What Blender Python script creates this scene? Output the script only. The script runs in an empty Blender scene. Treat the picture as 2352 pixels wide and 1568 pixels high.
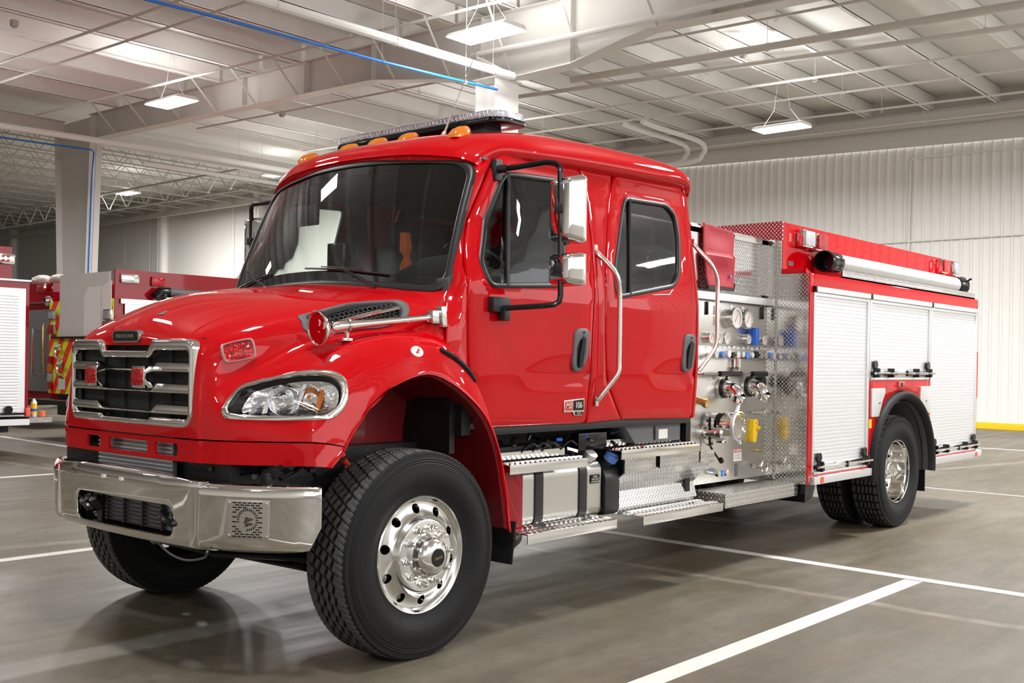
import bpy, bmesh, math, random
from math import pi, sin, cos, tan, radians as R, sqrt, atan2, hypot
from mathutils import Vector, Matrix
from mathutils.geometry import delaunay_2d_cdt
random.seed(7)
SC = bpy.context.scene
COL = SC.collection

# ------------------------------------------------------------------ materials
def _nt(name):
    m = bpy.data.materials.new(name); m.use_nodes = True
    nt = m.node_tree; return m, nt, nt.nodes['Principled BSDF']
def mat(name, col, rough=.5, metal=0., coat=0., bump=0., bscale=40., var=0., vscale=3., trans=0., ior=1.45, emit=None, estr=0., spec=.5, alpha=1., crough=.03):
    m, nt, p = _nt(name)
    c = (*col, 1.)
    p.inputs['Base Color'].default_value = c
    p.inputs['Roughness'].default_value = rough
    p.inputs['Metallic'].default_value = metal
    p.inputs['Coat Weight'].default_value = coat
    p.inputs['Coat Roughness'].default_value = crough
    p.inputs['Transmission Weight'].default_value = trans
    p.inputs['IOR'].default_value = ior
    p.inputs['Specular IOR Level'].default_value = spec
    p.inputs['Alpha'].default_value = alpha
    if emit:
        p.inputs['Emission Color'].default_value = (*emit, 1.); p.inputs['Emission Strength'].default_value = estr
    tc = nt.nodes.new('ShaderNodeTexCoord')
    if var:
        n = nt.nodes.new('ShaderNodeTexNoise'); n.inputs['Scale'].default_value = vscale; n.inputs['Detail'].default_value = 6
        nt.links.new(tc.outputs['Object'], n.inputs['Vector'])
        mx = nt.nodes.new('ShaderNodeMix'); mx.data_type = 'RGBA'
        mx.inputs['A'].default_value = (*[v * (1 - var) for v in col], 1); mx.inputs['B'].default_value = (*[min(1, v * (1 + var)) for v in col], 1)
        nt.links.new(n.outputs['Fac'], mx.inputs['Factor']); nt.links.new(mx.outputs['Result'], p.inputs['Base Color'])
    if bump:
        n = nt.nodes.new('ShaderNodeTexNoise'); n.inputs['Scale'].default_value = bscale; n.inputs['Detail'].default_value = 4
        nt.links.new(tc.outputs['Object'], n.inputs['Vector'])
        b = nt.nodes.new('ShaderNodeBump'); b.inputs['Strength'].default_value = bump; b.inputs['Distance'].default_value = .01
        nt.links.new(n.outputs['Fac'], b.inputs['Height']); nt.links.new(b.outputs['Normal'], p.inputs['Normal'])
    return m
def M_(nt, op, a, b=None, c=None):
    n = nt.nodes.new('ShaderNodeMath'); n.operation = op
    for i, v in enumerate((a, b, c)):
        if v is None: continue
        if isinstance(v, (int, float)): n.inputs[i].default_value = v
        else: nt.links.new(v, n.inputs[i])
    return n.outputs[0]
def plate_mat(name, ua, va, col, rough=.18, metal=1., pitch=.024, h=.0013, barcol=None):
    """raised diamond tread plate: lozenge bars in alternating directions in the plane of axes ua, va"""
    m, nt, p = _nt(name)
    p.inputs['Roughness'].default_value = rough; p.inputs['Metallic'].default_value = metal
    tc = nt.nodes.new('ShaderNodeTexCoord'); sx = nt.nodes.new('ShaderNodeSeparateXYZ'); nt.links.new(tc.outputs['Object'], sx.inputs[0])
    u, v = sx.outputs[ua], sx.outputs[va]
    k = .7071 / pitch
    a = M_(nt, 'MULTIPLY', M_(nt, 'ADD', u, v), k); b = M_(nt, 'MULTIPLY', M_(nt, 'SUBTRACT', u, v), k)
    fa, fb = M_(nt, 'FLOOR', a), M_(nt, 'FLOOR', b)
    la = M_(nt, 'SUBTRACT', M_(nt, 'SUBTRACT', a, fa), .5); lb = M_(nt, 'SUBTRACT', M_(nt, 'SUBTRACT', b, fb), .5)
    par = M_(nt, 'MODULO', M_(nt, 'ADD', M_(nt, 'ADD', fa, fb), 1000.), 2.)
    ng = M_(nt, 'SUBTRACT', 1., par)
    lon = M_(nt, 'ADD', M_(nt, 'MULTIPLY', la, par), M_(nt, 'MULTIPLY', lb, ng))
    sho = M_(nt, 'ADD', M_(nt, 'MULTIPLY', lb, par), M_(nt, 'MULTIPLY', la, ng))
    e = M_(nt, 'ADD', M_(nt, 'POWER', M_(nt, 'ABSOLUTE', M_(nt, 'DIVIDE', lon, .52)), 2.), M_(nt, 'POWER', M_(nt, 'ABSOLUTE', M_(nt, 'DIVIDE', sho, .17)), 2.))
    hgt = M_(nt, 'MAXIMUM', M_(nt, 'SUBTRACT', 1., e), 0.)
    bp = nt.nodes.new('ShaderNodeBump'); bp.inputs['Strength'].default_value = 1.; bp.inputs['Distance'].default_value = h * 3
    nt.links.new(hgt, bp.inputs['Height']); nt.links.new(bp.outputs['Normal'], p.inputs['Normal'])
    if barcol:
        mx = nt.nodes.new('ShaderNodeMix'); mx.data_type = 'RGBA'
        mx.inputs['A'].default_value = (*col, 1); mx.inputs['B'].default_value = (*barcol, 1)
        nt.links.new(M_(nt, 'GREATER_THAN', hgt, .25), mx.inputs['Factor']); nt.links.new(mx.outputs['Result'], p.inputs['Base Color'])
    else: p.inputs['Base Color'].default_value = (*col, 1)
    return m
M = {}
M['red'] = mat('red_paint', (.50, .0012, .005), .45, coat=.8, crough=.015, spec=.0)
M['maroon'] = mat('maroon_paint', (.26, .004, .010), .35, coat=.9, spec=0.)
M['liner'] = mat('liner_red', (.20, .004, .008), .4, coat=.5, bump=.15, bscale=25)
M['chrome'] = mat('chrome', (.83, .82, .80), .04, 1.)
M['alu'] = mat('polished_aluminium', (.80, .80, .79), .14, 1.)
M['brushed'] = mat('brushed_steel', (.72, .71, .68), .26, 1., bump=.05, bscale=90)
M['satin'] = mat('satin_aluminium', (.80, .81, .83), .42, .75)
M['tank'] = mat('tank_aluminium', (.62, .61, .58), .28, 1., bump=.03, bscale=30)
M['black'] = mat('black_plastic', (.012, .012, .013), .38)
M['rubber'] = mat('rubber', (.010, .010, .011), .6, spec=.25, bump=.1, bscale=120)
M['tread'] = mat('tread_rubber', (.072, .069, .066), .8, bump=.2, bscale=90)
M['gloss'] = mat('gloss_black', (.006, .006, .007), .12)
M['dark'] = mat('dark_metal', (.02, .02, .02), .35, .6)
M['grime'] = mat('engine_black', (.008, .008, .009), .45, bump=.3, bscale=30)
M['grey'] = mat('grey_plastic', (.11, .11, .115), .5)
M['dash'] = mat('dash_vinyl', (.045, .05, .05), .55, bump=.1, bscale=200)
M['seat'] = mat('seat_vinyl', (.05, .05, .052), .6, bump=.1, bscale=150)
M['core'] = mat('radiator_fins', (.32, .33, .38), .4, .8)
M['mesh'] = mat('grille_mesh', (.02, .022, .024), .6, bump=.6, bscale=350)
M['amber'] = led_lens_('amber_lens', (.62, .16, .0), (.95, .36, .02), 60) if False else mat('amber_lens', (.78, .22, .002), .15, coat=.6, trans=.25)
M['redlens'] = mat('red_lens', (.72, .002, .004), .3, coat=.5, bump=.6, bscale=130, spec=.1)
M['clear'] = mat('clear_lens', (.92, .93, .95), .03, trans=1., ior=1.3)
M['reflector'] = mat('reflector', (.85, .85, .86), .1, 1., bump=.35, bscale=45)
M['led'] = mat('clear_led_lens', (.50, .52, .57), .16, .6, coat=1., bump=1., bscale=110)
M['white'] = mat('white_paint', (.80, .79, .77), .45)
M['offwhite'] = mat('off_white', (.62, .61, .58), .55)
M['yellow'] = mat('yellow_paint', (.85, .55, .01), .4)
M['blue'] = mat('blue_plastic', (.02, .12, .55), .4)
M['paleblue'] = mat('pale_blue', (.10, .22, .62), .4)
M['redcloth'] = mat('red_vinyl_cloth', (.40, .02, .035), .6, bump=.3, bscale=18)
M['refl_red'] = mat('reflex_red', (.9, .12, .08), .3)
M['lime'] = mat('lime_reflective', (.78, .85, .03), .4)
M['stripered'] = mat('red_reflective', (.85, .04, .02), .4)
M['orange'] = mat('orange_fabric', (.75, .17, .05), .7)
M['graydoor'] = mat('grey_shutter', (.18, .18, .18), .45, .4)
M['plasticbag'] = mat('clear_wrap', (.45, .42, .38), .15, bump=.8, bscale=14)
M['label_w'] = mat('label_white', (.75, .74, .72), .5)
M['label_r'] = mat('label_red', (.65, .04, .03), .5)
M['brass'] = mat('brass', (.62, .46, .18), .25, 1.)
def led_lens(name, c0, c1, sc, rough=.2):
    m, nt, p = _nt(name); tc = nt.nodes.new('ShaderNodeTexCoord'); v = nt.nodes.new('ShaderNodeTexVoronoi'); v.inputs['Scale'].default_value = sc
    nt.links.new(tc.outputs['Object'], v.inputs['Vector']); r = nt.nodes.new('ShaderNodeValToRGB'); r.color_ramp.elements[0].position = .15; r.color_ramp.elements[0].color = (*c1, 1); r.color_ramp.elements[1].position = .6; r.color_ramp.elements[1].color = (*c0, 1)
    nt.links.new(v.outputs['Distance'], r.inputs[0]); nt.links.new(r.outputs[0], p.inputs['Base Color']); p.inputs['Roughness'].default_value = rough; p.inputs['Coat Weight'].default_value = .6; p.inputs['Specular IOR Level'].default_value = .2
    b = nt.nodes.new('ShaderNodeBump'); b.inputs['Strength'].default_value = .7; b.inputs['Distance'].default_value = .004; nt.links.new(v.outputs['Distance'], b.inputs['Height']); nt.links.new(b.outputs[0], p.inputs['Normal'])
    return m
M['redlens'] = led_lens('red_lens', (.25, .0, .002), (.85, .012, .012), 75)
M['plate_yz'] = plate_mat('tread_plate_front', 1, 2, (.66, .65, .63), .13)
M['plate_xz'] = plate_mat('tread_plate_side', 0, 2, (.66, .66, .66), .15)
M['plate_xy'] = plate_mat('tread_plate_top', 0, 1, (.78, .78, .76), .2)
M['plate_red'] = plate_mat('tread_plate_red', 1, 2, (.28, .008, .018), .25, .2, barcol=(.85, .80, .80))

def glass_mat(name, tint, refl=.12):
    m = bpy.data.materials.new(name); m.use_nodes = True; nt = m.node_tree
    for n in list(nt.nodes): nt.nodes.remove(n)
    out = nt.nodes.new('ShaderNodeOutputMaterial'); mx = nt.nodes.new('ShaderNodeMixShader')
    tr = nt.nodes.new('ShaderNodeBsdfTransparent'); tr.inputs[0].default_value = (*tint, 1)
    gl = nt.nodes.new('ShaderNodeBsdfGlossy'); gl.inputs['Roughness'].default_value = .01; gl.inputs[0].default_value = (.95, .97, 1, 1)
    fr = nt.nodes.new('ShaderNodeFresnel'); fr.inputs['IOR'].default_value = 1.5
    nt.links.new(M_(nt, 'MULTIPLY', fr.outputs[0], refl), mx.inputs[0])
    nt.links.new(tr.outputs[0], mx.inputs[1]); nt.links.new(gl.outputs[0], mx.inputs[2]); nt.links.new(mx.outputs[0], out.inputs[0])
    return m
M['ws'] = glass_mat('windshield_glass', (.86, .91, .89), 1.5)
M['tint'] = glass_mat('side_glass', (.84, .90, .87), 1.3)

# ------------------------------------------------------------------ objects
def tag(o, label=None, cat=None, group=None, kind=None):
    if label: o['label'] = label
    if cat: o['category'] = cat
    if group: o['group'] = group
    if kind: o['kind'] = kind
    return o
def empty(name, loc=(0, 0, 0), rz=0):
    o = bpy.data.objects.new(name, None); COL.objects.link(o); o.location = loc; o.rotation_euler = (0, 0, rz); o.empty_display_size = .2
    return o
def link(name, me, m, parent=None, loc=None):
    if m is not None and len(me.materials) == 0:
        for x in (m if isinstance(m, (list, tuple)) else [m]): me.materials.append(M[x] if isinstance(x, str) else x)
    o = bpy.data.objects.new(name, me); COL.objects.link(o)
    if loc is not None: o.location = loc
    if parent is not None: o.parent = parent
    return o
def smooth(me, ang=35):
    me.shade_smooth() if hasattr(me, 'shade_smooth') else None
    try: me.set_sharp_from_angle(angle=R(ang))
    except Exception: pass
def copy_tree(o, parent=None):
    c = o.copy(); COL.objects.link(c); c.parent = parent
    for ch in list(o.children): copy_tree(ch, c)
    return c

class MB:
    """mesh builder: add shapes, then build() links ONE mesh object"""
    def __init__(s): s.bm = bmesh.new(); s.mi = 0
    def _new(s, geom):
        for f in geom:
            f.material_index = s.mi
    def faces(s, vs, fs, mtx=None):
        bv = [s.bm.verts.new(mtx @ Vector(v) if mtx else v) for v in vs]
        out = []
        for f in fs:
            try: g = s.bm.faces.new([bv[i] for i in f]); g.material_index = s.mi; out.append(g)
            except ValueError: pass
        return bv, out
    def box(s, c, d, rot=None, bev=0.):
        """c centre, d full sizes"""
        t = bmesh.new(); bmesh.ops.create_cube(t, size=1.)
        bmesh.ops.scale(t, vec=d, verts=t.verts)
        if bev: bmesh.ops.bevel(t, geom=t.edges[:], offset=min(bev, min(d) * .45), segments=2, affect='EDGES', profile=.7)
        m = Matrix.Translation(c) @ (rot.to_4x4() if rot else Matrix())
        return s.merge(t, m)
    def bb(s, a, b, bev=0.):
        return s.box([(a[i] + b[i]) / 2 for i in range(3)], [abs(b[i] - a[i]) for i in range(3)], None, bev)
    def merge(s, t, m=None):
        t.verts.index_update()
        mp = [s.bm.verts.new(m @ v.co if m else v.co) for v in t.verts]
        for f in t.faces:
            try: g = s.bm.faces.new([mp[v.index] for v in f.verts]); g.material_index = s.mi
            except ValueError: pass
        t.free(); return s
    def cyl(s, a, b, r, r2=None, n=16, cap=True):
        a, b = Vector(a), Vector(b); r2 = r if r2 is None else r2
        d = b - a; L = d.length
        if L < 1e-9: return s
        q = d.to_track_quat('Z', 'Y').to_matrix().to_4x4(); m = Matrix.Translation(a) @ q
        vs = [(r * cos(2 * pi * i / n), r * sin(2 * pi * i / n), 0) for i in range(n)] + [(r2 * cos(2 * pi * i / n), r2 * sin(2 * pi * i / n), L) for i in range(n)]
        fs = [(i, (i + 1) % n, n + (i + 1) % n, n + i) for i in range(n)]
        if cap: fs += [tuple(reversed(range(n))), tuple(range(n, 2 * n))]
        s.faces(vs, fs, m); return s
    def tube(s, pts, r, n=8, closed=False, cap=True):
        P = [Vector(p) for p in pts]; K = len(P); rings = []
        rr = r if isinstance(r, (list, tuple)) else [r] * K
        up = None
        for i in range(K):
            t = (P[(i + 1) % K] - P[i - 1]) if closed or 0 < i < K - 1 else (P[1] - P[0] if i == 0 else P[-1] - P[-2])
            t.normalize()
            if up is None:
                up = Vector((0, 0, 1)) if abs(t.z) < .9 else Vector((1, 0, 0))
            x = t.cross(up)
            if x.length < 1e-6: x = t.cross(Vector((0, 1, 0)))
            x.normalize(); y = x.cross(t).normalized(); up = y
            rings.append([s.bm.verts.new(P[i] + (x * cos(2 * pi * k / n) + y * sin(2 * pi * k / n)) * rr[i]) for k in range(n)])
        for i in range(K if closed else K - 1):
            a, b = rings[i], rings[(i + 1) % K]
            for k in range(n):
                try: f = s.bm.faces.new((a[k], a[(k + 1) % n], b[(k + 1) % n], b[k])); f.material_index = s.mi
                except ValueError: pass
        if cap and not closed:
            for ring, rev in ((rings[0], False), (rings[-1], True)):
                f = s.bm.faces.new(list(reversed(ring)) if rev else ring); f.material_index = s.mi
        return s
    def lathe(s, prof, n=48, m=None, close=False):
        """prof (r, h) about local Z"""
        vs = []; fs = []
        K = len(prof)
        for k in range(n):
            c_, s_ = cos(2 * pi * k / n), sin(2 * pi * k / n)
            vs += [(r * c_, r * s_, h) for r, h in prof]
        for k in range(n):
            k2 = (k + 1) % n
            for i in range(K if close else K - 1):
                j = (i + 1) % K
                fs.append((k * K + i, k2 * K + i, k2 * K + j, k * K + j))
        bv, _ = s.faces(vs, fs, m)
        return s
    def prism(s, poly, h0, h1, axis='y', bev=0.):
        """2D polygon extruded along an axis. axis y: (x,z); x: (y,z); z: (x,y)"""
        t = bmesh.new()
        def P(p, h): return {'y': (p[0], h, p[1]), 'x': (h, p[0], p[1]), 'z': (p[0], p[1], h)}[axis]
        a = [t.verts.new(P(p, h0)) for p in poly]; b = [t.verts.new(P(p, h1)) for p in poly]
        n = len(poly)
        t.faces.new(a); t.faces.new(list(reversed(b)))
        for i in range(n): t.faces.new((a[i], b[i], b[(i + 1) % n], a[(i + 1) % n]))
        bmesh.ops.recalc_face_normals(t, faces=t.faces)
        if bev: bmesh.ops.bevel(t, geom=t.edges[:], offset=bev, segments=2, affect='EDGES', profile=.7)
        return s.merge(t)
    def build(s, name, m, parent=None, sm=True, loc=None, ang=35, recalc=True):
        if recalc: bmesh.ops.recalc_face_normals(s.bm, faces=s.bm.faces)
        me = bpy.data.meshes.new(name); s.bm.to_mesh(me); s.bm.free()
        if sm: smooth(me, ang)
        return link(name, me, m, parent, loc)

def rrect(x0, y0, x1, y1, r, n=5):
    if not isinstance(r, (list, tuple)): r = [r] * 4
    out = []
    for (cx, cy, a, q) in ((x0 + r[0], y0 + r[0], 180, r[0]), (x1 - r[1], y0 + r[1], 270, r[1]), (x1 - r[2], y1 - r[2], 0, r[2]), (x0 + r[3], y1 - r[3], 90, r[3])):
        for i in range(n + 1): t = R(a + 90 * i / n); out.append((cx + q * cos(t), cy + q * sin(t)))
    return out
def roundpoly(pts, r, n=5):
    """round the corners of a polygon"""
    out = []; K = len(pts)
    for i in range(K):
        p0, p, p1 = Vector(pts[i - 1]), Vector(pts[i]), Vector(pts[(i + 1) % K])
        rr = r[i] if isinstance(r, (list, tuple)) else r
        a, b = (p0 - p), (p1 - p); la, lb = a.length, b.length; a.normalize(); b.normalize()
        d = min(rr, la * .45, lb * .45)
        if d < 1e-5: out.append(tuple(p)); continue
        A, B = p + a * d, p + b * d
        for k in range(n + 1):
            t = k / n; out.append(tuple(A * (1 - t) ** 2 + p * 2 * t * (1 - t) + B * t * t))
    return out
def resample(pts, d):
    out = []; K = len(pts)
    for i in range(K):
        a, b = pts[i], pts[(i + 1) % K]; L = hypot(b[0] - a[0], b[1] - a[1]); n = max(1, int(L / d + .5))
        for k in range(n): t = k / n; out.append((a[0] + (b[0] - a[0]) * t, a[1] + (b[1] - a[1]) * t))
    return out
def inside(p, poly):
    x, y = p; c = False; j = len(poly) - 1
    for i in range(len(poly)):
        xi, yi = poly[i]; xj, yj = poly[j]
        if (yi > y) != (yj > y) and x < (xj - xi) * (y - yi) / (yj - yi) + xi: c = not c
        j = i
    return c
def offset(poly, d):
    """inward offset for a CCW polygon"""
    K = len(poly); out = []
    for i in range(K):
        a, p, b = Vector(poly[i - 1]), Vector(poly[i]), Vector(poly[(i + 1) % K])
        e1 = (p - a); e2 = (b - p)
        if e1.length < 1e-9 or e2.length < 1e-9: out.append(tuple(p)); continue
        e1.normalize(); e2.normalize(); n1 = Vector((-e1.y, e1.x)); n2 = Vector((-e2.y, e2.x)); n = n1 + n2
        if n.length < 1e-6: out.append(tuple(p)); continue
        n.normalize(); k = max(.35, n.dot(n1)); q = p + n * d / k; out.append((q.x, q.y))
    return out
def area(p): return sum(p[i - 1][0] * p[i][1] - p[i][0] * p[i - 1][1] for i in range(len(p))) / 2
def ccw(p): return list(p) if area(p) > 0 else list(reversed(p))
def panel(name, outline, holes, f, thick, m, parent=None, step=.08, edge=.006, mb=None, ang=40, esp=None):
    """sheet cut to a 2D outline with holes and laid on the surface f(u, v, w); w = depth behind the face.
    edges are rolled over by 'edge'."""
    esp = esp or step * .5
    loops = [ccw(resample(outline, esp))] + [list(reversed(ccw(resample(h, esp)))) for h in holes]
    verts = []; edges = []; depth = []
    def addloop(L, dz):
        s0 = len(verts); K = len(L)
        for p in L: verts.append(Vector(p)); depth.append(dz)
        for i in range(K): edges.append((s0 + i, s0 + (i + 1) % K))
    for L in loops:
        addloop(L, edge)
        if edge:
            addloop(offset(L, edge * .35), edge * .3); addloop(offset(L, edge), 0.)
    xs = [p[0] for p in loops[0]]; ys = [p[1] for p in loops[0]]
    gx = int((max(xs) - min(xs)) / step) + 1; gy = int((max(ys) - min(ys)) / step) + 1
    guard = [offset(L, edge * 1.5 + step * .2) for L in loops]
    for i in range(1, gx + 1):
        for j in range(1, gy + 1):
            p = (min(xs) + i * step - step * .37, min(ys) + j * step - step * .41)
            if not inside(p, guard[0]): continue
            if any(inside(p, g) for g in guard[1:]): continue
            verts.append(Vector(p)); depth.append(0.)
    V, E_, F_, ov, oe, of = delaunay_2d_cdt(verts, edges, [], 0, 1e-6)
    dep = [min((depth[k] for k in o), default=0.) if o else 0. for o in ov]
    keep = []
    for t in F_:
        c = ((V[t[0]].x + V[t[1]].x + V[t[2]].x) / 3, (V[t[0]].y + V[t[1]].y + V[t[2]].y) / 3)
        if inside(c, loops[0]) and not any(inside(c, L) for L in loops[1:]): keep.append(t)
    own = mb is None; mb = mb or MB(); bm = mb.bm
    used = sorted({i for t in keep for i in t})
    top = {i: bm.verts.new(f(V[i].x, V[i].y, dep[i])) for i in used}
    cnt = {}
    for t in keep:
        try: g = bm.faces.new([top[i] for i in t]); g.material_index = mb.mi
        except ValueError: continue
        for a, b in ((t[0], t[1]), (t[1], t[2]), (t[2], t[0])):
            k = (min(a, b), max(a, b)); cnt[k] = cnt.get(k, 0) + 1
    if thick:
        bot = {i: bm.verts.new(f(V[i].x, V[i].y, thick)) for i in used}
        for t in keep:
            try: g = bm.faces.new([bot[i] for i in reversed(t)]); g.material_index = mb.mi
            except ValueError: pass
        for (a, b), n in cnt.items():
            if n == 1:
                try: g = bm.faces.new((top[a], top[b], bot[b], bot[a])); g.material_index = mb.mi
                except ValueError: pass
    if own: return mb.build(name, m, parent, ang=ang)
    return mb
def cr(p, t):
    """Catmull-Rom through list p at parameter t (0..len-1)"""
    n = len(p) - 1; i = min(int(t), n - 1); u = t - i
    a = p[i - 1] if i > 0 else p[0] * 2 - p[1]
    b, c = p[i], p[i + 1]
    d = p[i + 2] if i + 2 <= n else p[n] * 2 - p[n - 1]
    return .5 * ((2 * b) + (c - a) * u + (2 * a - 5 * b + 4 * c - d) * u * u + (3 * b - a - 3 * c + d) * u ** 3)
def curve(pts, k=6, closed=False):
    P = [Vector(p) for p in pts]
    n = len(P) - 1; out = []
    for i in range(n * k + 1): out.append(cr(P, i / k))
    return out
def text_mesh(name, body, size, m, parent, mtx, ext=.001, bold=0., align='CENTER', space=1.):
    c = bpy.data.curves.new(name, 'FONT'); c.body = body; c.size = size; c.extrude = ext; c.align_x = align; c.align_y = 'CENTER'; c.offset = bold; c.space_character = space
    o = bpy.data.objects.new('tmp', c); COL.objects.link(o)
    dg = bpy.context.evaluated_depsgraph_get(); me = bpy.data.meshes.new_from_object(o.evaluated_get(dg)); me.transform(mtx)
    bpy.data.objects.remove(o); bpy.data.curves.remove(c)
    me.name = name
    return link(name, me, m, parent)
# text facing -Y (driver's side): local x -> +X, local y -> +Z
SIDE = Matrix(((1, 0, 0, 0), (0, 0, -1, 0), (0, 1, 0, 0), (0, 0, 0, 1)))
# ------------------------------------------------------------------ the truck (x: front axle = 0, rearward +; y: driver side negative)
TRUCK = empty('fire_truck', (0, 0, 0))
tag(TRUCK, 'bright red four door fire truck with chrome bumper parked in the foreground', 'fire truck')

NET = [  # longitudinal curves of the driver half, from the cowl to the chin; columns from centre to wheel arch lip
 [(.20,0,1.945),(.11,0,1.94),(.0,0,1.926),(-.3,0,1.892),(-.6,0,1.84),(-.83,0,1.74),(-.925,0,1.635),(-.945,0,1.5),(-.95,0,1.35),(-.955,0,1.2),(-.96,0,1.11),(-.96,0,1.0)],
 [(.22,-.45,1.925),(.12,-.45,1.914),(.0,-.45,1.897),(-.3,-.44,1.853),(-.58,-.42,1.795),(-.80,-.40,1.705),(-.915,-.40,1.61),(-.94,-.4,1.48),(-.947,-.4,1.33),(-.95,-.4,1.2),(-.952,-.4,1.11),(-.952,-.4,1.0)],
 [(.28,-.86,1.875),(.17,-.84,1.862),(.04,-.82,1.842),(-.25,-.77,1.79),(-.54,-.71,1.725),(-.77,-.64,1.65),(-.895,-.59,1.575),(-.925,-.60,1.46),(-.935,-.61,1.33),(-.938,-.615,1.2),(-.938,-.62,1.11),(-.938,-.62,1.0)],
 [(.27,-1.00,1.80),(.16,-.98,1.79),(.03,-.945,1.765),(-.25,-.87,1.715),(-.53,-.79,1.65),(-.76,-.715,1.575),(-.87,-.665,1.49),(-.90,-.655,1.40),(-.915,-.655,1.30),(-.92,-.665,1.20),(-.92,-.67,1.11),(-.92,-.67,1.0)],
 [(.27,-1.085,1.69),(.16,-1.055,1.69),(.04,-1.02,1.675),(-.23,-.93,1.64),(-.49,-.845,1.565),(-.69,-.775,1.47),(-.80,-.735,1.395),(-.855,-.73,1.33),(-.88,-.745,1.26),(-.885,-.765,1.18),(-.885,-.775,1.11),(-.88,-.775,1.0)],
 [(.34,-1.12,1.56),(.24,-1.105,1.61),(.12,-1.08,1.64),(-.14,-1.02,1.635),(-.40,-.95,1.575),(-.58,-.89,1.49),(-.68,-.86,1.42),(-.76,-.86,1.34),(-.80,-.87,1.26),(-.82,-.88,1.18),(-.82,-.885,1.11),(-.815,-.885,1.0)],
 [(.40,-1.14,1.44),(.30,-1.14,1.54),(.17,-1.135,1.60),(-.10,-1.10,1.615),(-.34,-1.055,1.565),(-.50,-1.015,1.485),(-.585,-.995,1.41),(-.65,-.99,1.33),(-.68,-1.0,1.255),(-.70,-1.01,1.18),(-.705,-1.02,1.11),(-.70,-1.02,1.0)],
 [(.56,-1.175,1.16),(.46,-1.175,1.35),(.28,-1.175,1.495),(.0,-1.165,1.545),(-.25,-1.145,1.49),(-.40,-1.125,1.42),(-.48,-1.115,1.355),(-.54,-1.115,1.29),(-.575,-1.12,1.23),(-.60,-1.125,1.17),(-.61,-1.13,1.11),(-.625,-1.13,1.0)],
 [(.705,-1.195,.60),(.62,-1.205,.95),(.46,-1.205,1.25),(.11,-1.2,1.455),(-.18,-1.195,1.395),(-.32,-1.185,1.31),(-.39,-1.18,1.235),(-.43,-1.175,1.18),(-.455,-1.175,1.145),(-.475,-1.175,1.12),(-.49,-1.175,1.09),(-.567,-1.175,.995)],
 [(.694,-1.20,.572),(.60,-1.21,.98),(.43,-1.21,1.25),(.09,-1.205,1.43),(-.20,-1.20,1.37),(-.335,-1.19,1.28),(-.40,-1.185,1.21),(-.44,-1.18,1.16),(-.46,-1.18,1.13),(-.478,-1.18,1.105),(-.495,-1.18,1.075),(-.567,-1.178,.994)],
]
NET = [[Vector(p) for p in c] for c in NET]
def hood_S(u, v):
    """u 0..11 along a curve, v signed: 0 centre .. 9 lip (negative v -> passenger side)"""
    s = 1
    if v < 0: s = -1; v = -v
    cols = [c for c in NET]
    # mirror column for continuity at the centre
    pts = [cr(c, u) for c in cols]
    n = len(pts) - 1; i = min(int(v), n - 1); t = v - i
    a = pts[i - 1] if i > 0 else Vector((pts[1].x, -pts[1].y, pts[1].z))
    b, c = pts[i], pts[i + 1]
    d = pts[i + 2] if i + 2 <= n else pts[n] * 2 - pts[n - 1]
    p = .5 * ((2 * b) + (c - a) * t + (2 * a - 5 * b + 4 * c - d) * t * t + (3 * b - a - 3 * c + d) * t ** 3)
    return Vector((p.x, p.y * s, p.z))
# BUILD
def apply_mods(o):
    dg = bpy.context.evaluated_depsgraph_get(); dg.update()
    me = bpy.data.meshes.new_from_object(o.evaluated_get(dg)); me.name = o.name
    o.modifiers.clear(); o.data = me; return o
def boolean(o, cutters):
    for c in cutters:
        md = o.modifiers.new('b', 'BOOLEAN'); md.operation = 'DIFFERENCE'; md.solver = 'EXACT'; md.object = c
    apply_mods(o)
    for c in cutters: bpy.data.objects.remove(c)
    return o
def surf_solid(name, S, u0, u1, v0, v1, nu, nv, th, m, parent, mb=None, flip=1):
    """closed sheet from S(u,v)"""
    U = [u0 + (u1 - u0) * i / nu for i in range(nu + 1)]; V = [v0 + (v1 - v0) * j / nv for j in range(nv + 1)]
    P = [[S(u, v) for u in U] for v in V]
    Q = [[None] * (nu + 1) for _ in V]
    for j in range(nv + 1):
        for i in range(nu + 1):
            a = P[j][min(i + 1, nu)] - P[j][max(i - 1, 0)]; b = P[min(j + 1, nv)][i] - P[max(j - 1, 0)][i]
            n = a.cross(b) * flip
            n = n.normalized() if n.length > 1e-9 else Vector((0, 0, 0))
            Q[j][i] = P[j][i] + n * th
    own = mb is None; mb = mb or MB(); bm = mb.bm
    A = [[bm.verts.new(p) for p in r] for r in P]; B = [[bm.verts.new(p) for p in r] for r in Q]
    def F(*v):
        try: f = bm.faces.new(v); f.material_index = mb.mi
        except ValueError: pass
    for j in range(nv):
        for i in range(nu):
            F(A[j][i], A[j][i + 1], A[j + 1][i + 1], A[j + 1][i]); F(B[j][i], B[j + 1][i], B[j + 1][i + 1], B[j][i + 1])
    for i in range(nu): F(A[0][i], B[0][i], B[0][i + 1], A[0][i + 1]); F(A[nv][i], A[nv][i + 1], B[nv][i + 1], B[nv][i])
    for j in range(nv): F(A[j][0], A[j + 1][0], B[j + 1][0], B[j][0]); F(A[j][nu], B[j][nu], B[j + 1][nu], A[j + 1][nu])
    return mb.build(name, m, parent, ang=30) if own else mb
hood_in = lambda u, v: hood_S(u, v)
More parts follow.
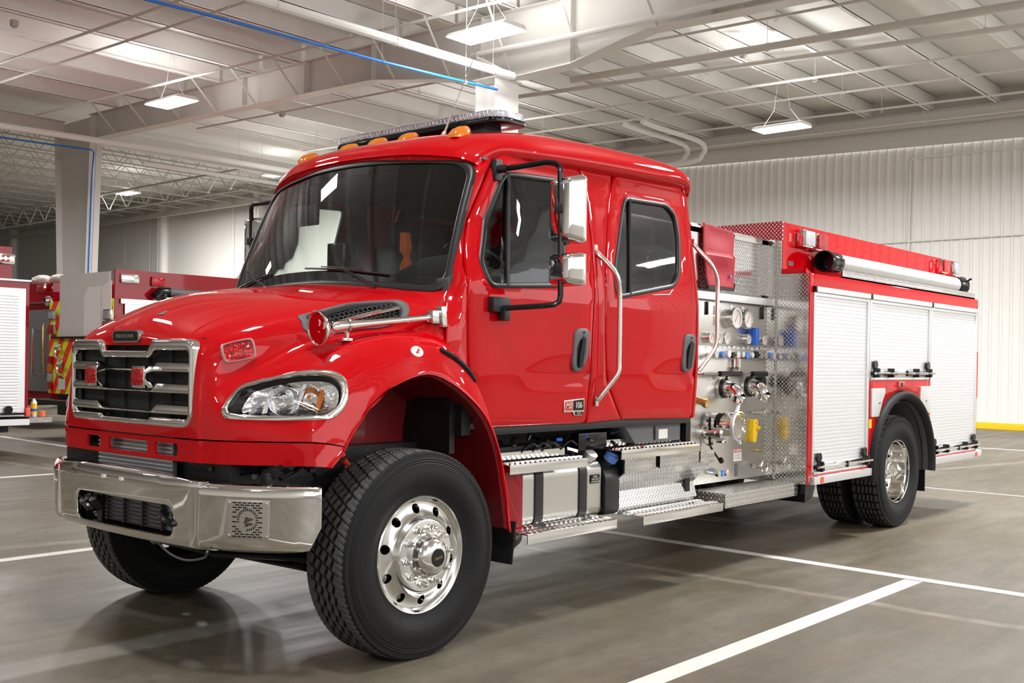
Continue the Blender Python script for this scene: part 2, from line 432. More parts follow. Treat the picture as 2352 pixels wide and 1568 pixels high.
# orientation: make the thickness go inwards
_a = hood_S(3.1, .0) - hood_S(3., 0.); _b = hood_S(3., .1) - hood_S(3., 0.)
FL = 1 if _a.cross(_b).z < 0 else -1
HOOD = surf_solid('hood', hood_S, 0, 10 - .04, -9, 9, 60, 108, .014, ['red', 'liner'], TRUCK, flip=FL)
CHIN = surf_solid('lower_valance', hood_S, 10 + .04, 11, -9, 9, 5, 108, .014, ['red'], TRUCK, flip=FL)

HEAD = [(-.878,-.748,1.261),(-.854,-.753,1.304),(-.795,-.763,1.37),(-.736,-.807,1.399),(-.669,-.874,1.42),(-.586,-.959,1.446),(-.5,-1.041,1.455),(-.451,-1.086,1.441),(-.426,-1.117,1.41),(-.428,-1.139,1.353),(-.446,-1.149,1.291),(-.498,-1.147,1.235),(-.567,-1.129,1.215),(-.669,-1.034,1.209),(-.797,-.898,1.209),(-.87,-.786,1.213),(-.88,-.759,1.229)]
HIN = [(-.857,-.778,1.267),(-.83,-.782,1.314),(-.788,-.794,1.357),(-.715,-.858,1.389),(-.629,-.938,1.414),(-.545,-1.022,1.425),(-.49,-1.075,1.417),(-.463,-1.109,1.386),(-.465,-1.128,1.339),(-.489,-1.136,1.287),(-.543,-1.128,1.25),(-.601,-1.097,1.238),(-.761,-.926,1.235),(-.843,-.819,1.24),(-.859,-.789,1.246)]
VENT = [(-.463,-.776,1.714),(-.386,-.789,1.737),(-.165,-.816,1.794),(.065,-.893,1.82),(.117,-.923,1.818),(.128,-.958,1.796),(.106,-.992,1.755),(.065,-.999,1.721),(-.057,-.982,1.671),(-.185,-.939,1.655),(-.369,-.873,1.621),(-.455,-.827,1.642),(-.457,-.80,1.686)]
LAMP = [(-.837,-.671,1.551),(-.82,-.678,1.568),(-.722,-.726,1.595),(-.698,-.742,1.585),(-.694,-.757,1.53),(-.705,-.757,1.5),(-.806,-.711,1.475),(-.832,-.694,1.484)]
def mir(L): return [Vector((p[0], -p[1], p[2])) for p in L]
def close_curve(L, k=4):
    P = [Vector(p) for p in L]; n = len(P); out = []
    for i in range(n):
        for q in range(k):
            t = q / k; a, b, c, d = P[i - 1], P[i], P[(i + 1) % n], P[(i + 2) % n]
            out.append(.5 * ((2 * b) + (c - a) * t + (2 * a - 5 * b + 4 * c - d) * t * t + (3 * b - a - 3 * c + d) * t ** 3))
    return out
def loop_frame(L):
    c = sum(L, Vector()) / len(L); n = Vector()
    for i in range(len(L)): n += (L[i - 1] - c).cross(L[i] - c)
    return c, n.normalized()
def cutter(L, n, d0, d1, shrink=1.):
    c, _ = loop_frame(L); mb = MB(); k = len(L)
    vs = [c + (p - c) * shrink + n * d0 for p in L] + [c + (p - c) * shrink + n * d1 for p in L]
    mb.faces(vs, [tuple(range(k)), tuple(reversed(range(k, 2 * k)))] + [(i, k + i, k + (i + 1) % k, (i + 1) % k) for i in range(k)])
    return mb.build('cut', 'black', None, sm=False)
HN = {}
cuts = []
for s_, fn in ((-1, lambda L: [Vector(p) for p in L]), (1, mir)):
    hl = close_curve(fn(HEAD), 3); n = Vector((-.66, .72 * s_, .22)).normalized()
    cuts.append(cutter(hl, n, -.12, .15, .95))
    vl = close_curve(fn(VENT), 3); nv = Vector((-.28, .68 * s_, .66)).normalized()
    cuts.append(cutter(vl, nv, -.08, .10, .93))
gm = MB(); gm.prism(rrect(-.575, 1.185, .575, 1.562, .05), -1.2, -.80, 'x'); cuts.append(gm.build('cut', 'black', None, sm=False))
boolean(HOOD, cuts)
for f in HOOD.data.polygons: pass
cc = []
for y0, y1 in ((.24, .39), (-.23, .15), (-.49, -.295)):
    g = MB(); g.prism(rrect(y0, 1.022, y1, 1.082, .015), -1.2, -.85, 'x'); cc.append(g.build('cut', 'black', None, sm=False))
boolean(CHIN, cc)
for o in (HOOD, CHIN): smooth(o.data, 30)

# ---- inner wheel arches
def lip(t, s):
    p = cr(NET[9], t); return Vector((p.x, p.y * s, p.z))
for s in (1, -1):
    mb = MB(); rows = []
    T = [11 * i / 44 for i in range(45)]
    for k, (dy, sh) in enumerate(((0.012, 0.), (.03, -.012), (.12, .0), (.25, .0), (.42, -.0), (.50, -.03), (.53, -.15), (.54, -.42))):
        row = []
        for t in T:
            p = lip(t, 1); c = Vector((0., p.y, .75)); q = p + (p - c).normalized() * sh; q.y = (p.y + dy) ; row.append(Vector((q.x, q.y * s, q.z)))
        rows.append(row)
    K = len(T); vs = [p for r in rows for p in r]; fs = [(j * K + i, j * K + i + 1, (j + 1) * K + i + 1, (j + 1) * K + i) for j in range(len(rows) - 1) for i in range(K - 1)]
    mb.faces(vs, fs); mb.build('wheel_arch_liner', 'liner', TRUCK)
    mf = MB(); mf.box((.735, -1.07 * s, .49), (.012, .26, .24), Matrix.Rotation(R(8), 3, 'Y'), .004); mf.build('mud_flap', 'rubber', TRUCK)

# ---- grille
GX = -.955
def gx(y, w=0.): return GX - .010 + .020 * (abs(y) / .6) ** 2.2 + w
gf = MB()
notch = [(-.60, 1.555), (-.60, 1.22), (-.575, 1.175), (-.54, 1.16), (.54, 1.16), (.575, 1.175), (.60, 1.22), (.60, 1.555), (.585, 1.58), (.55, 1.592), (.27, 1.592), (.245, 1.575), (.215, 1.535), (-.215, 1.535), (-.245, 1.575), (-.27, 1.592), (-.55, 1.592), (-.585, 1.58)]
notch = roundpoly(notch, .012, 3)
hole = roundpoly([(-.555, 1.205), (-.25, 1.205), (-.22, 1.19), (.22, 1.19), (.25, 1.205), (.555, 1.205), (.565, 1.23), (.565, 1.52), (.55, 1.535), (.27, 1.535), (.225, 1.497), (-.225, 1.497), (-.27, 1.535), (-.55, 1.535), (-.565, 1.52), (-.565, 1.23)], .012, 3)
GR = panel('grille', notch, [hole], lambda u, v, w: Vector((gx(u) + w, u, v)), .05, 'chrome', TRUCK, step=.06, edge=.012, esp=.02)
for zc, dz in ((1.452, .0), (1.348, .0), (1.245, .0)):
    mb = MB(); N = 28
    prof = lambda y: (.026 if abs(y) > .30 else (.010 if abs(y) < .25 else .010 + (abs(y) - .25) / .05 * .016))
    vs = []
    ys = [-.57, -.5, -.4, -.31, -.295, -.28, -.265, -.25, -.2, -.1, 0, .1, .2, .25, .265, .28, .295, .31, .4, .5, .57]
    for y in ys:
        tp = -.006 + (prof(y) - .010) / .016 * .032; zz = zc; bt = -.024; md = (tp + bt) / 2
        for (dx, dzz) in ((.006, tp), (-.004, tp - .004), (-.010, md), (-.006, bt + .004), (.006, bt), (.03, bt), (.03, tp)):
            vs.append((gx(y) + .012 + dx, y, zz + dzz))
    K = 7; fs = [(i * K + k, i * K + (k + 1) % K, (i + 1) * K + (k + 1) % K, (i + 1) * K + k) for i in range(len(ys) - 1) for k in range(K)]
    mb.faces(vs, fs); mb.build('grille_bar', 'chrome', GR)
gs = MB(); gs.bb((-.88, -.60, 1.15), (-.868, .60, 1.60)); 
for y in (-.33, .33, -.12, .12): gs.bb((-.895, y - .008, 1.17), (-.88, y + .008, 1.55))
gs.build('grille_screen', 'mesh', GR)
for y in (.252, -.216):
    mb = MB(); mb.box((-.982, y, 1.402), (.06, .125, .116), None, .022); hb = mb.build('grille_warning_light', 'chrome', TRUCK)
    m2 = MB(); m2.box((-1.006, y, 1.402), (.03, .092, .086), None, .012)
    m2.build('lens', 'redlens', hb)
# emblem
mb = MB(); t = []
mb.prism(rrect(-.137, 1.575, .137, 1.64, .0325, 8), -.955, -.925, 'x', .006); em = mb.build('hood_emblem', 'chrome', TRUCK)
mb = MB(); mb.prism(rrect(-.118, 1.583, .118, 1.632, .0245, 8), -.960, -.950, 'x'); mb.build('emblem_plate', 'gloss', em)
FRONT = Matrix(((0, 0, -1, 0), (-1, 0, 0, 0), (0, 1, 0, 0), (0, 0, 0, 1)))
text_mesh('emblem_lettering', 'FREIGHTLINER', .027, 'chrome', em, Matrix.Translation((-.961, 0, 1.607)) @ FRONT, .001)
mb = MB(); mb.prism([(-.853, -.03), (-.812, -.05), (-.806, -.16), (-.85, -.17)], 0, .004, 'z')
o = mb.build('washer_nozzle_cover', 'grey', TRUCK); o.location = (0, 0, 1.727); o.data.transform(Matrix.Translation((-.83, 0, 0)) @ Matrix.Rotation(R(-29), 4, 'Y') @ Matrix.Translation((.83, 0, 0)))

# ---- radiator behind the valance and under it
mb = MB(); mb.bb((-.905, -.385, .88), (-.885, .347, 1.12)); rad = mb.build('radiator_core', 'core', TRUCK)
mb = MB()
for k in range(10): mb.bb((-.912, -.385, .895 + k * .022), (-.90, .347, .901 + k * .022))
mb.build('radiator_fins', 'satin', rad)
mb = MB(); mb.bb((-.86, -.8, .60), (.9, .8, 1.05)); 
mb.build('engine_bay', 'grime', TRUCK)
rnd = random.Random(3)
mb = MB()
for k in range(26):
    y = -.35 - rnd.random() * .8; x = -.80 + rnd.random() * .25; z = .93 + rnd.random() * .05
    mb.cyl((x, y, z), (x + rnd.uniform(-.1, .1), y + rnd.uniform(-.1, .1), z + rnd.uniform(-.02, .05)), rnd.uniform(.006, .016), n=8)
for y in (-.5, -.62, -.98): mb.bb((-.80, y - .02, .85), (-.76, y + .02, .97), .005)
mb.bb((-.78, -1.0, .80), (-.60, 1.0, .90), .01)
mb.build('front_crossmember', 'gloss', TRUCK)

# ---- bumper
def bump_c(u, v, w):
    a = abs(u); x = -1.0 + .035 * (a / .7) ** 2 + (0 if a < .64 else (a - .64) ** 2 * 6.)
    e = min(v - .585, .945 - v); x += (0 if e > .045 else (1 - sqrt(max(0, 1 - ((.045 - e) / .045) ** 2))) * .045)
    tilt = (v - .77) * .04
    return Vector((x + w - tilt, u, v))
zt = lambda y: .945 - .028 * (abs(y) / .7) ** 1.5
outl = [(-.715, .585), (.715, .585), (.715, .915), (.35, .940), (0, .945), (-.35, .940), (-.715, .915)]
BUMP = panel('front_bumper', outl, [rrect(-.50, .637, .43, .785, [.04, .04, .05, .05])], bump_c, .02, 'chrome', TRUCK, step=.035, edge=.006, esp=.03)
def bump_e(s):
    def f(u, v, w):   # u 0..1 outwards
        p0, p1, p2 = Vector((-.965, -.69)), Vector((-.89, -1.0)), Vector((-.63, -1.20))
        t = u / .62; b = p0 * (1 - t) ** 2 + p1 * 2 * t * (1 - t) + p2 * t * t
        tn = ((p1 - p0) * (1 - t) + (p2 - p1) * t).normalized(); n = Vector((tn.y, -tn.x))
        e = min(v - .60, .915 - v); off = (0 if e > .035 else (1 - sqrt(max(0, 1 - ((.035 - e) / .035) ** 2))) * .035)
        q = b - n * (w + off) if n.x < 0 else b + n * (w + off)
        return Vector((q.x, q.y * s, v))
    return f
for s in (1, -1):
    be = panel('bumper_end', [(0, .598), (.50, .598), (.57, .61), (.62, .72), (.62, .905), (.60, .912), (0, .915)], [], bump_e(s), .014, 'chrome', BUMP, step=.03, edge=.006, esp=.03)
    if s == 1:
        f = bump_e(1)
        g = panel('siren_speaker_grille', rrect(.175, .665, .385, .845, .004), [], lambda u, v, w: f(u, v, w - .006), .006, 'brushed', BUMP, step=.03, edge=.001, esp=.03)
        mb = MB()
        def slot(u0, u1, v0, v1):
            q = [f(a, b, -.0075) for a, b in ((u0, v0), (u1, v0), (u1, v1), (u0, v1))]; q2 = [f(a, b, -.0050) for a, b in ((u0, v0), (u1, v0), (u1, v1), (u0, v1))]
            mb.faces(q + q2, [(0, 1, 2, 3), (4, 7, 6, 5), (0, 4, 5, 1), (1, 5, 6, 2), (2, 6, 7, 3), (3, 7, 4, 0)])
        for r_ in range(15):
            v = .677 + r_ * .0112; off = (r_ % 2) * .014
            for c_ in range(6):
                u = .205 + off + c_ * .0255; um = u + .01
                if u + .02 > .362: continue
                d = hypot(um - .280, v - .755)
                if d > .058: slot(u, u + .019, v - .0028, v + .0028)
        for k in range(28):
            a = 2 * pi * k / 28
            if 3.4 < a < 4.6: continue
            cx, cy = .280 + .047 * cos(a), .755 + .047 * sin(a)
            q = []
            for da, rr in ((-.045, .041), (.045, .041), (.05, .053), (-.05, .053)): q.append((.280 + rr * cos(a + da), .755 + rr * sin(a + da)))
            mb.faces([f(x, y, -.0075) for x, y in q], [(0, 1, 2, 3)])
        for k in range(5):
            mb.faces([f(x, y, -.0075) for x, y in ((.262 + k * .009, .737 + k * .004), (.266 + k * .009, .737 + k * .004), (.278 + k * .008, .768 - k * .002), (.273 + k * .008, .768 - k * .002))], [(0, 1, 2, 3)])
        for k in range(4):
            mb.faces([f(x, y, -.0075) for x, y in ((.268 + k * .010, .722 + k * .003), (.273 + k * .010, .722 + k * .003), (.279 + k * .009, .741), (.274 + k * .009, .741))], [(0, 1, 2, 3)])
        mb.build('speaker_slots', 'gloss', g)
        for a, b in ((.187, .83), (.373, .83), (.187, .68), (.373, .68)): mb = MB(); mb.cyl(f(a, b, -.004), f(a, b, -.011), .006, .003, 10); mb.build('grille_screw', 'chrome', g)
mb = MB(); mb.bb((-.93, -.56, .60), (-.915, .5, .80)); mb.build('bumper_opening_back', 'gloss', BUMP)
mb = MB(); mb.bb((-.945, -.44, .655), (-.935, .22, .775)); 
mb.build('lower_cooler', 'core', BUMP)
mb = MB()
for k in range(7): mb.bb((-.962, -.40, .655 + k * .02), (-.950, .20, .662 + k * .02))
for y in (-.38, -.2, -.02, .15): mb.bb((-.965, y - .007, .65), (-.95, y + .007, .79))
mb.build('lower_grille', 'gloss', BUMP)
for y in (.30, -.46):
    mb = MB(); mb.tube([(-.93, y - .05, .70), (-.985, y - .05, .70), (-1.0, y, .72), (-.985, y + .05, .74), (-.93, y + .06, .74)], .017, 8); mb.build('tow_hook', 'gloss', BUMP)
for a_ in (((-.95, .33, .70), (-.99, .33, .75), .035), ((-.95, .24, .71), (-.99, .24, .76), .03)):
    mb = MB(); mb.cyl(a_[0], a_[1], a_[2], n=20); mb.build('front_horn', 'gloss', BUMP)
mb = MB(); mb.bb((-.97, .19, .63), (-.94, .24, .80)); mb.build('hook_bracket', 'gloss', BUMP)
for y in (.112, -.066): mb = MB(); mb.bb((-1.012, y - .012, .875), (-1.0, y + .012, .892)); mb.build('screw_cover', 'label_w', BUMP)
mb = MB(); mb.tube(curve([(-.93, -.25, .60), (-.93, -.4, .54), (-.93, -.55, .525), (-.93, -.7, .555), (-.95, -.76, .595)], 5), .006, 6); mb.build('bumper_hose', 'grey', BUMP)

# ---- headlights
def ring_band(name, A, B, n, h, m, parent, inward=.03):
    """raised band between loops A (outer) and B (inner)"""
    k = len(A); mb = MB()
    mid = [(A[i] * .5 + B[i] * .5) + n * h for i in range(k)]
    rows = [[a + n * -.004 for a in A], [A[i] * .9 + B[i] * .1 + n * h * .7 for i in range(k)], mid, [A[i] * .12 + B[i] * .88 + n * h * .8 for i in range(k)], B, [b - n * inward for b in B]]
    vs = [p for r_ in rows for p in r_]
    mb.faces(vs, [(j * k + i, j * k + (i + 1) % k, (j + 1) * k + (i + 1) % k, (j + 1) * k + i) for j in range(len(rows) - 1) for i in range(k)])
    return mb.build(name, m, parent, ang=50)
def match(B, n):
    """resample closed loop to n points by arc length"""
    L = [0.]
    for i in range(len(B)): L.append(L[-1] + (B[(i + 1) % len(B)] - B[i]).length)
    out = []; tot = L[-1]; j = 0
    for k in range(n):
        d = tot * k / n
        while L[j + 1] < d: j += 1
        t = (d - L[j]) / max(1e-9, L[j + 1] - L[j]); out.append(B[j].lerp(B[(j + 1) % len(B)], t))
    return out
def fill_loop(L, m, name, parent, bulge, n, rings=4):
    c = sum(L, Vector()) / len(L); mb = MB(); k = len(L); rows = []
    for r_ in range(rings):
        t = r_ / rings
        rows.append([c + (p - c) * (1 - t) + n * bulge * (1 - (1 - t) ** 2) for p in L])
    vs = [p for r_ in rows for p in r_] + [c + n * bulge]
    fs = [(j * k + i, j * k + (i + 1) % k, (j + 1) * k + (i + 1) % k, (j + 1) * k + i) for j in range(rings - 1) for i in range(k)] + [((rings - 1) * k + i, (rings - 1) * k + (i + 1) % k, rings * k) for i in range(k)]
    mb.faces(vs, fs); return mb.build(name, m, parent, ang=60)
for s in (-1, 1):
    fn = (lambda L: [Vector(p) for p in L]) if s == -1 else mir
    n = Vector((-.66, .72 * s, .22)).normalized()
    A = match(close_curve(fn(HEAD), 5), 80); B = match(close_curve(fn(HIN), 5), 80)
    j = min(range(80), key=lambda q: (B[q] - A[0]).length); B = B[j:] + B[:j]
    hd = ring_band('headlight', A, B, n, .010, 'chrome', TRUCK, .03)
    Bi = [b - n * .012 for b in B]
    c = sum(Bi, Vector()) / len(Bi)
    fill_loop([b - n * .085 for b in B], 'gloss', 'headlight_back', hd, -.02, n)
    mb = MB(); k = len(B); rows = [Bi, [b - n * .085 for b in B]]; mb.faces(rows[0] + rows[1], [(i, (i + 1) % k, k + (i + 1) % k, k + i) for i in range(k)]); mb.build('headlight_well', 'gloss', hd)
    fill_loop(Bi, 'clear', 'headlight_lens', hd, .012, n)
    t = Vector((.72, .66 * s, 0)).normalized(); up = n.cross(t); up = up if up.z > 0 else -up
    def HP(a, b, d=0.): return c + t * a + up * b + n * d
    # low beam bowl, divider fins, turn reflector, amber strip
    q = Matrix([[0] * 4] * 4); X, Y_, Z_ = t, up, n
    fr = Matrix(((t.x, up.x, n.x, 0), (t.y, up.y, n.y, 0), (t.z, up.z, n.z, 0), (0, 0, 0, 1)))
    mb = MB(); mb.lathe([(.002, 0), (.02, .004), (.045, .018), (.066, .045), (.072, .055)], 28, Matrix.Translation(HP(-.02, -.012, -.070)) @ fr); mb.build('low_beam_reflector', 'reflector', hd)
    mb = MB(); mb.lathe([(.002, 0), (.02, .004), (.04, .018), (.055, .045)], 28, Matrix.Translation(HP(.105, .0, -.068)) @ fr); mb.build('turn_signal_reflector', 'reflector', hd)
    fill_loop([c + (b - c) * .86 + t * .022 - up * .008 - n * .045 for b in B], 'reflector', 'reflector_tray', hd, -.02, n)
    mb = MB()
    for a0, a1, w in ((-.12, -.085, .022), (.028, .072, .016)):
        mb.faces([HP(a0, -.085, -.03), HP(a0 + w, -.085, -.03), HP(a1 + w, .07 if a0 > 0 else .035, -.03), HP(a1, .07 if a0 > 0 else .035, -.03), HP(a0, -.085, -.07), HP(a0 + w, -.085, -.07), HP(a1 + w, .07 if a0 > 0 else .035, -.07), HP(a1, .07 if a0 > 0 else .035, -.07)], [(0, 1, 2, 3), (4, 7, 6, 5), (0, 4, 5, 1), (1, 5, 6, 2), (2, 6, 7, 3), (3, 7, 4, 0)])
    mb.build('headlight_divider', 'satin', hd)
    mb = MB(); pts = [HP(.128, -.07, -.02), HP(.150, -.062, -.02), HP(.170, .0, -.024), HP(.172, .045, -.03), HP(.158, .05, -.03), HP(.140, .0, -.024)]
    mb.faces(pts + [p - n * .012 for p in pts], [(0, 1, 2, 3, 4, 5), (11, 10, 9, 8, 7, 6)] + [(i, 6 + i, 6 + (i + 1) % 6, (i + 1) % 6) for i in range(6)])
    am = mb.build('amber_reflector', 'amber', hd)
    mb = MB(); mb.cyl(HP(.10, .01, -.07), HP(.10, .01, -.03), .016, .010, 14); mb.build('turn_signal_bulb', 'amber', hd)
    mb = MB()
    for k_ in range(4): mb.cyl(HP(-.165 + k_ * .012, -.075 + k_ * .02, -.05), HP(-.165 + k_ * .012, -.075 + k_ * .02, -.035), .010, .013, 12)
    mb.build('daytime_leds', 'led', hd)
    # side warning lamp
    A = match(close_curve(fn(LAMP), 6), 48); nl = Vector((-.45, .85 * s, .24)).normalized(); cc_ = sum(A, Vector()) / 48
    B = [cc_ + (a - cc_) * .84 for a in A]
    lm = ring_band('hood_side_warning_light', A, B, nl, .028, 'satin', TRUCK, .0)
    fill_loop([b + nl * .014 for b in B], 'redlens', 'lens', lm, .008, nl)
    # vent
    A = match(close_curve(fn(VENT), 5), 90); nv = Vector((-.30, .72 * s, .62)).normalized(); cv = sum(A, Vector()) / 90
    B = [cv + (a - cv) * .84 - nv * .006 for a in A]
    vt = ring_band('hood_air_intake', A, B, nv, .012, 'grey', TRUCK, .03)
    fill_loop([b - nv * .035 for b in B], 'gloss', 'intake_back', vt, -.01, nv)
    mb = MB(); tv = Vector((.93, .28 * s, .22)).normalized() if s == 1 else Vector((.93, -.28, .22)).normalized()
    uv = nv.cross(tv); uv = uv if uv.z > 0 else -uv
    for r_ in range(-2, 4):
        for q_ in range(-12, 13):
            h = cv + tv * (q_ * .027 + (r_ % 2) * .0135) + uv * (r_ * .0234) - nv * .022
            d = h - cv; 
            if abs(d.dot(tv)) > .25 or abs(d.dot(uv)) > .055: continue
            for k_ in range(3):
                a0, a1 = pi / 6 + k_ * pi / 3, pi / 6 + (k_ + 1) * pi / 3
                mb.cyl(h + (tv * cos(a0) + uv * sin(a0)) * .0156, h + (tv * cos(a1) + uv * sin(a1)) * .0156, .0016, n=4)
    mb.build('honeycomb_mesh', 'grey', vt)
    mb = MB(); mb.tube([cv - tv * .26 - uv * .03 + nv * .004, cv - uv * .012 + nv * .012, cv + tv * .25 + uv * .0 + nv * .004], .011, 8); mb.build('intake_trim_bar', 'chrome', vt)
# fender badge and splash strip
mb = MB(); nb = Vector((-.03, -.90, .42)).normalized(); mb.cyl(Vector((0, -1.160, 1.548)), Vector((0, -1.160, 1.548)) + nb * .006, .030, n=32); mb.bm.transform(Matrix.Translation((0,0,0)))
for v in mb.bm.verts: v.co.x = v.co.x * 1.35
fb = mb.build('fender_badge', 'label_w', TRUCK)
mb = MB(); 
for v0, v1 in (((-.012, -.008), (.014, .006)), ((-.006, -.014), (.006, .014)), ((.0, -.006), (.016, -.012))):
    mb.tube([Vector((v0[0], -1.165, 1.55 + v0[1])) + nb * .0035, Vector((v1[0], -1.165, 1.55 + v1[1])) + nb * .0035], .0035, 5)
mb.build('badge_emblem', 'label_r', fb)
mb = MB(); mb.tube(curve([(.17, -1.16, 1.562), (.24, -1.168, 1.535), (.32, -1.172, 1.49), (.385, -1.172, 1.44), (.435, -1.165, 1.385)], 4), [.009] + [.016] * 15 + [.006], 8); mb.build('fender_edge_seal', 'rubber', TRUCK)

# ---- air horn on the driver fender
HORN = MB(); a = Vector((-.505, -.99, 1.652)); b = Vector((.20, -1.075, 1.735)); d = (b - a).normalized()
q = Matrix.Translation(a) @ d.to_track_quat('Z', 'Y').to_matrix().to_4x4()
HORN.lathe([(.0, .012), (.06, .006), (.076, .002), (.084, -.004), (.09, .0), (.088, .010), (.075, .03), (.05, .055), (.035, .09), (.030, .13), (.028, .16), (.020, .30), (.017, .5), (.016, .70)], 36, q)
hn = HORN.build('air_horn', 'chrome', TRUCK)
mb = MB(); mb.lathe([(.001, .004), (.06, .0), (.074, -.0005)], 36, q); mb.build('horn_mouth_reflection', 'red', hn)  # red reflection in the chrome mouth, put in as red paint
mb = MB(); mb.box((.245, -1.08, 1.738), (.035, .07, .11), Matrix.Rotation(R(-6), 3, 'Y'), .006); mb.box((.20, -1.078, 1.735), (.06, .05, .07), None, .012); mb.build('horn_driver', 'chrome', hn)
mb = MB(); mb.cyl((-.335, -1.01, 1.60), (-.335, -1.01, 1.665), .012, n=12); mb.box((-.335, -1.0, 1.602), (.06, .04, .014), None, .004); mb.tube([(-.335 + .0, -1.01 + .034 * cos(2 * pi * k / 12), 1.672 + .034 * sin(2 * pi * k / 12)) for k in range(12)], .006, 6, True); mb.build('horn_bracket', 'chrome', hn)
# ------------------------------------------------------------------ cab
def netS(net, sym=True):
    def S(u, v):
        s = 1
        if v < 0: s = -1; v = -v
        pts = [cr(c, u) for c in net]; n = len(pts) - 1; i = min(int(v), n - 1); t = v - i
        a = pts[i - 1] if i > 0 else Vector((pts[1].x, -pts[1].y, pts[1].z)); b, c = pts[i], pts[i + 1]
        d = pts[i + 2] if i + 2 <= n else pts[n] * 2 - pts[n - 1]
        p = .5 * ((2 * b) + (c - a) * t + (2 * a - 5 * b + 4 * c - d) * t * t + (3 * b - a - 3 * c + d) * t ** 3)
        return Vector((p.x, p.y * s, p.z))
    return S
ROOF = [
 [(.495,0,2.715),(.54,0,2.785),(.75,0,2.855),(1.1,0,2.90),(1.6,0,2.93),(2.3,0,2.945),(2.65,0,2.925),(2.78,0,2.88),(2.795,0,2.80),(2.795,0,2.70)],
 [(.52,-.5,2.698),(.565,-.5,2.77),(.76,-.5,2.845),(1.1,-.5,2.89),(1.6,-.5,2.922),(2.3,-.5,2.938),(2.65,-.5,2.92),(2.78,-.5,2.875),(2.795,-.5,2.80),(2.795,-.5,2.70)],
 [(.605,-.80,2.665),(.655,-.80,2.735),(.81,-.81,2.82),(1.1,-.82,2.872),(1.6,-.83,2.903),(2.3,-.83,2.922),(2.66,-.83,2.905),(2.765,-.83,2.86),(2.795,-.83,2.80),(2.795,-.83,2.70)],
 [(.635,-.875,2.645),(.69,-.89,2.712),(.83,-.915,2.797),(1.1,-.93,2.852),(1.6,-.94,2.885),(2.3,-.94,2.905),(2.66,-.94,2.89),(2.765,-.935,2.845),(2.795,-.93,2.79),(2.795,-.93,2.70)],
 [(.66,-.925,2.625),(.72,-.95,2.69),(.86,-.99,2.762),(1.1,-1.01,2.806),(1.6,-1.02,2.835),(2.3,-1.02,2.86),(2.65,-1.02,2.855),(2.755,-1.01,2.82),(2.79,-.995,2.77),(2.79,-.99,2.69)],
 [(.715,-.935,2.60),(.79,-.955,2.675),(.93,-1.015,2.715),(1.1,-1.048,2.732),(1.6,-1.05,2.757),(2.3,-1.05,2.784),(2.64,-1.05,2.80),(2.745,-1.035,2.79),(2.785,-1.015,2.755),(2.79,-1.005,2.68)],
 [(.74,-.91,2.58),(.80,-.93,2.65),(.93,-.97,2.695),(1.1,-.99,2.702),(1.6,-.99,2.72),(2.3,-.99,2.745),(2.64,-.99,2.76),(2.76,-.985,2.75),(2.795,-.975,2.73),(2.80,-.965,2.68)],
]
ROOF = [[Vector(p) for p in c] for c in ROOF]
RS = netS(ROOF)
roof = surf_solid('cab_roof', RS, 0, 9, -6, 6, 54, 72, .02, 'red', TRUCK, flip=FL)
# headliner closes the cab from inside
mb = MB(); mb.bb((.68, -.97, 2.655), (2.78, .97, 2.67)); mb.build('headliner', 'grey', TRUCK)

def side_y(x, z):
    y = 1.13
    if z > 1.92: y -= .115 * ((z - 1.92) / .8) ** 1.15
    if z < 1.45: y -= .02 * ((1.45 - z) / .35)
    xf = .62 + .35 * min(1, max(0, (z - 1.95) / .35))
    if x < xf: y -= .8 * (xf - x) ** 2
    if x > 2.70: y -= 1.6 * (x - 2.70) ** 2
    return y
def SF(s, xa=None, xb=None):
    def f(x, z, w):
        y = side_y(x, z)
        if xa is not None and xa < x < xb:   # flared lower crease of each door
            t = (x - xa) / (xb - xa); zc = 1.375 + .035 * t; g = sin(min(1, max(0, (t - .35) / .5)) * pi / 2)
            if z < zc: y += .0 
            else: y -= .016 * g * max(0, 1 - (z - zc) / .16)
        return Vector((x, (y - w) * s, z))
    return f
W1 = roundpoly([(.575, 1.905), (1.25, 1.950), (1.365, 2.632), (.825, 2.604), (.765, 2.54), (.525, 2.05)], [.09, .09, .08, .05, .07, .06], 6)
W2 = roundpoly([(1.765, 1.905), (2.48, 2.025), (2.565, 2.12), (2.62, 2.38), (2.605, 2.55), (2.50, 2.622), (1.985, 2.605), (1.93, 2.52), (1.765, 2.10)], [.09, .08, .10, .10, .07, .08, .05, .06, .1], 6)
D1 = roundpoly([(.55, 1.136), (1.503, 1.132), (1.530, 1.60), (1.562, 2.10), (1.566, 2.40), (1.553, 2.58), (1.52, 2.722), (.83, 2.705), (.762, 2.665), (.598, 2.346), (.435, 2.03), (.45, 1.40)], [.05, .04, .1, .2, .2, .06, .05, .05, .06, .15, .2, .3], 5)
D2 = roundpoly([(1.885, 1.143), (2.735, 1.125), (2.765, 1.6), (2.770, 2.35), (2.75, 2.72), (2.70, 2.765), (1.93, 2.738), (1.868, 2.69), (1.775, 2.43), (1.685, 2.1), (1.668, 1.75), (1.695, 1.40)], [.02, .04, .2, .2, .05, .05, .04, .06, .2, .1, .1, .1], 5)
PIL = roundpoly([(1.509, 1.131), (1.875, 1.142), (1.686, 1.40), (1.660, 1.75), (1.677, 2.1), (1.767, 2.43), (1.862, 2.70), (1.855, 2.735), (1.53, 2.722), (1.562, 2.58), (1.575, 2.40), (1.571, 2.10), (1.538, 1.6)], [.01, .01, .06, .2, .1, .2, .03, .01, .01, .03, .1, .1, .1], 4)
def shrink(poly, d): return offset(ccw(poly), d)
BODY = empty('x'); bpy.data.objects.remove(BODY)
FRAMEX = []
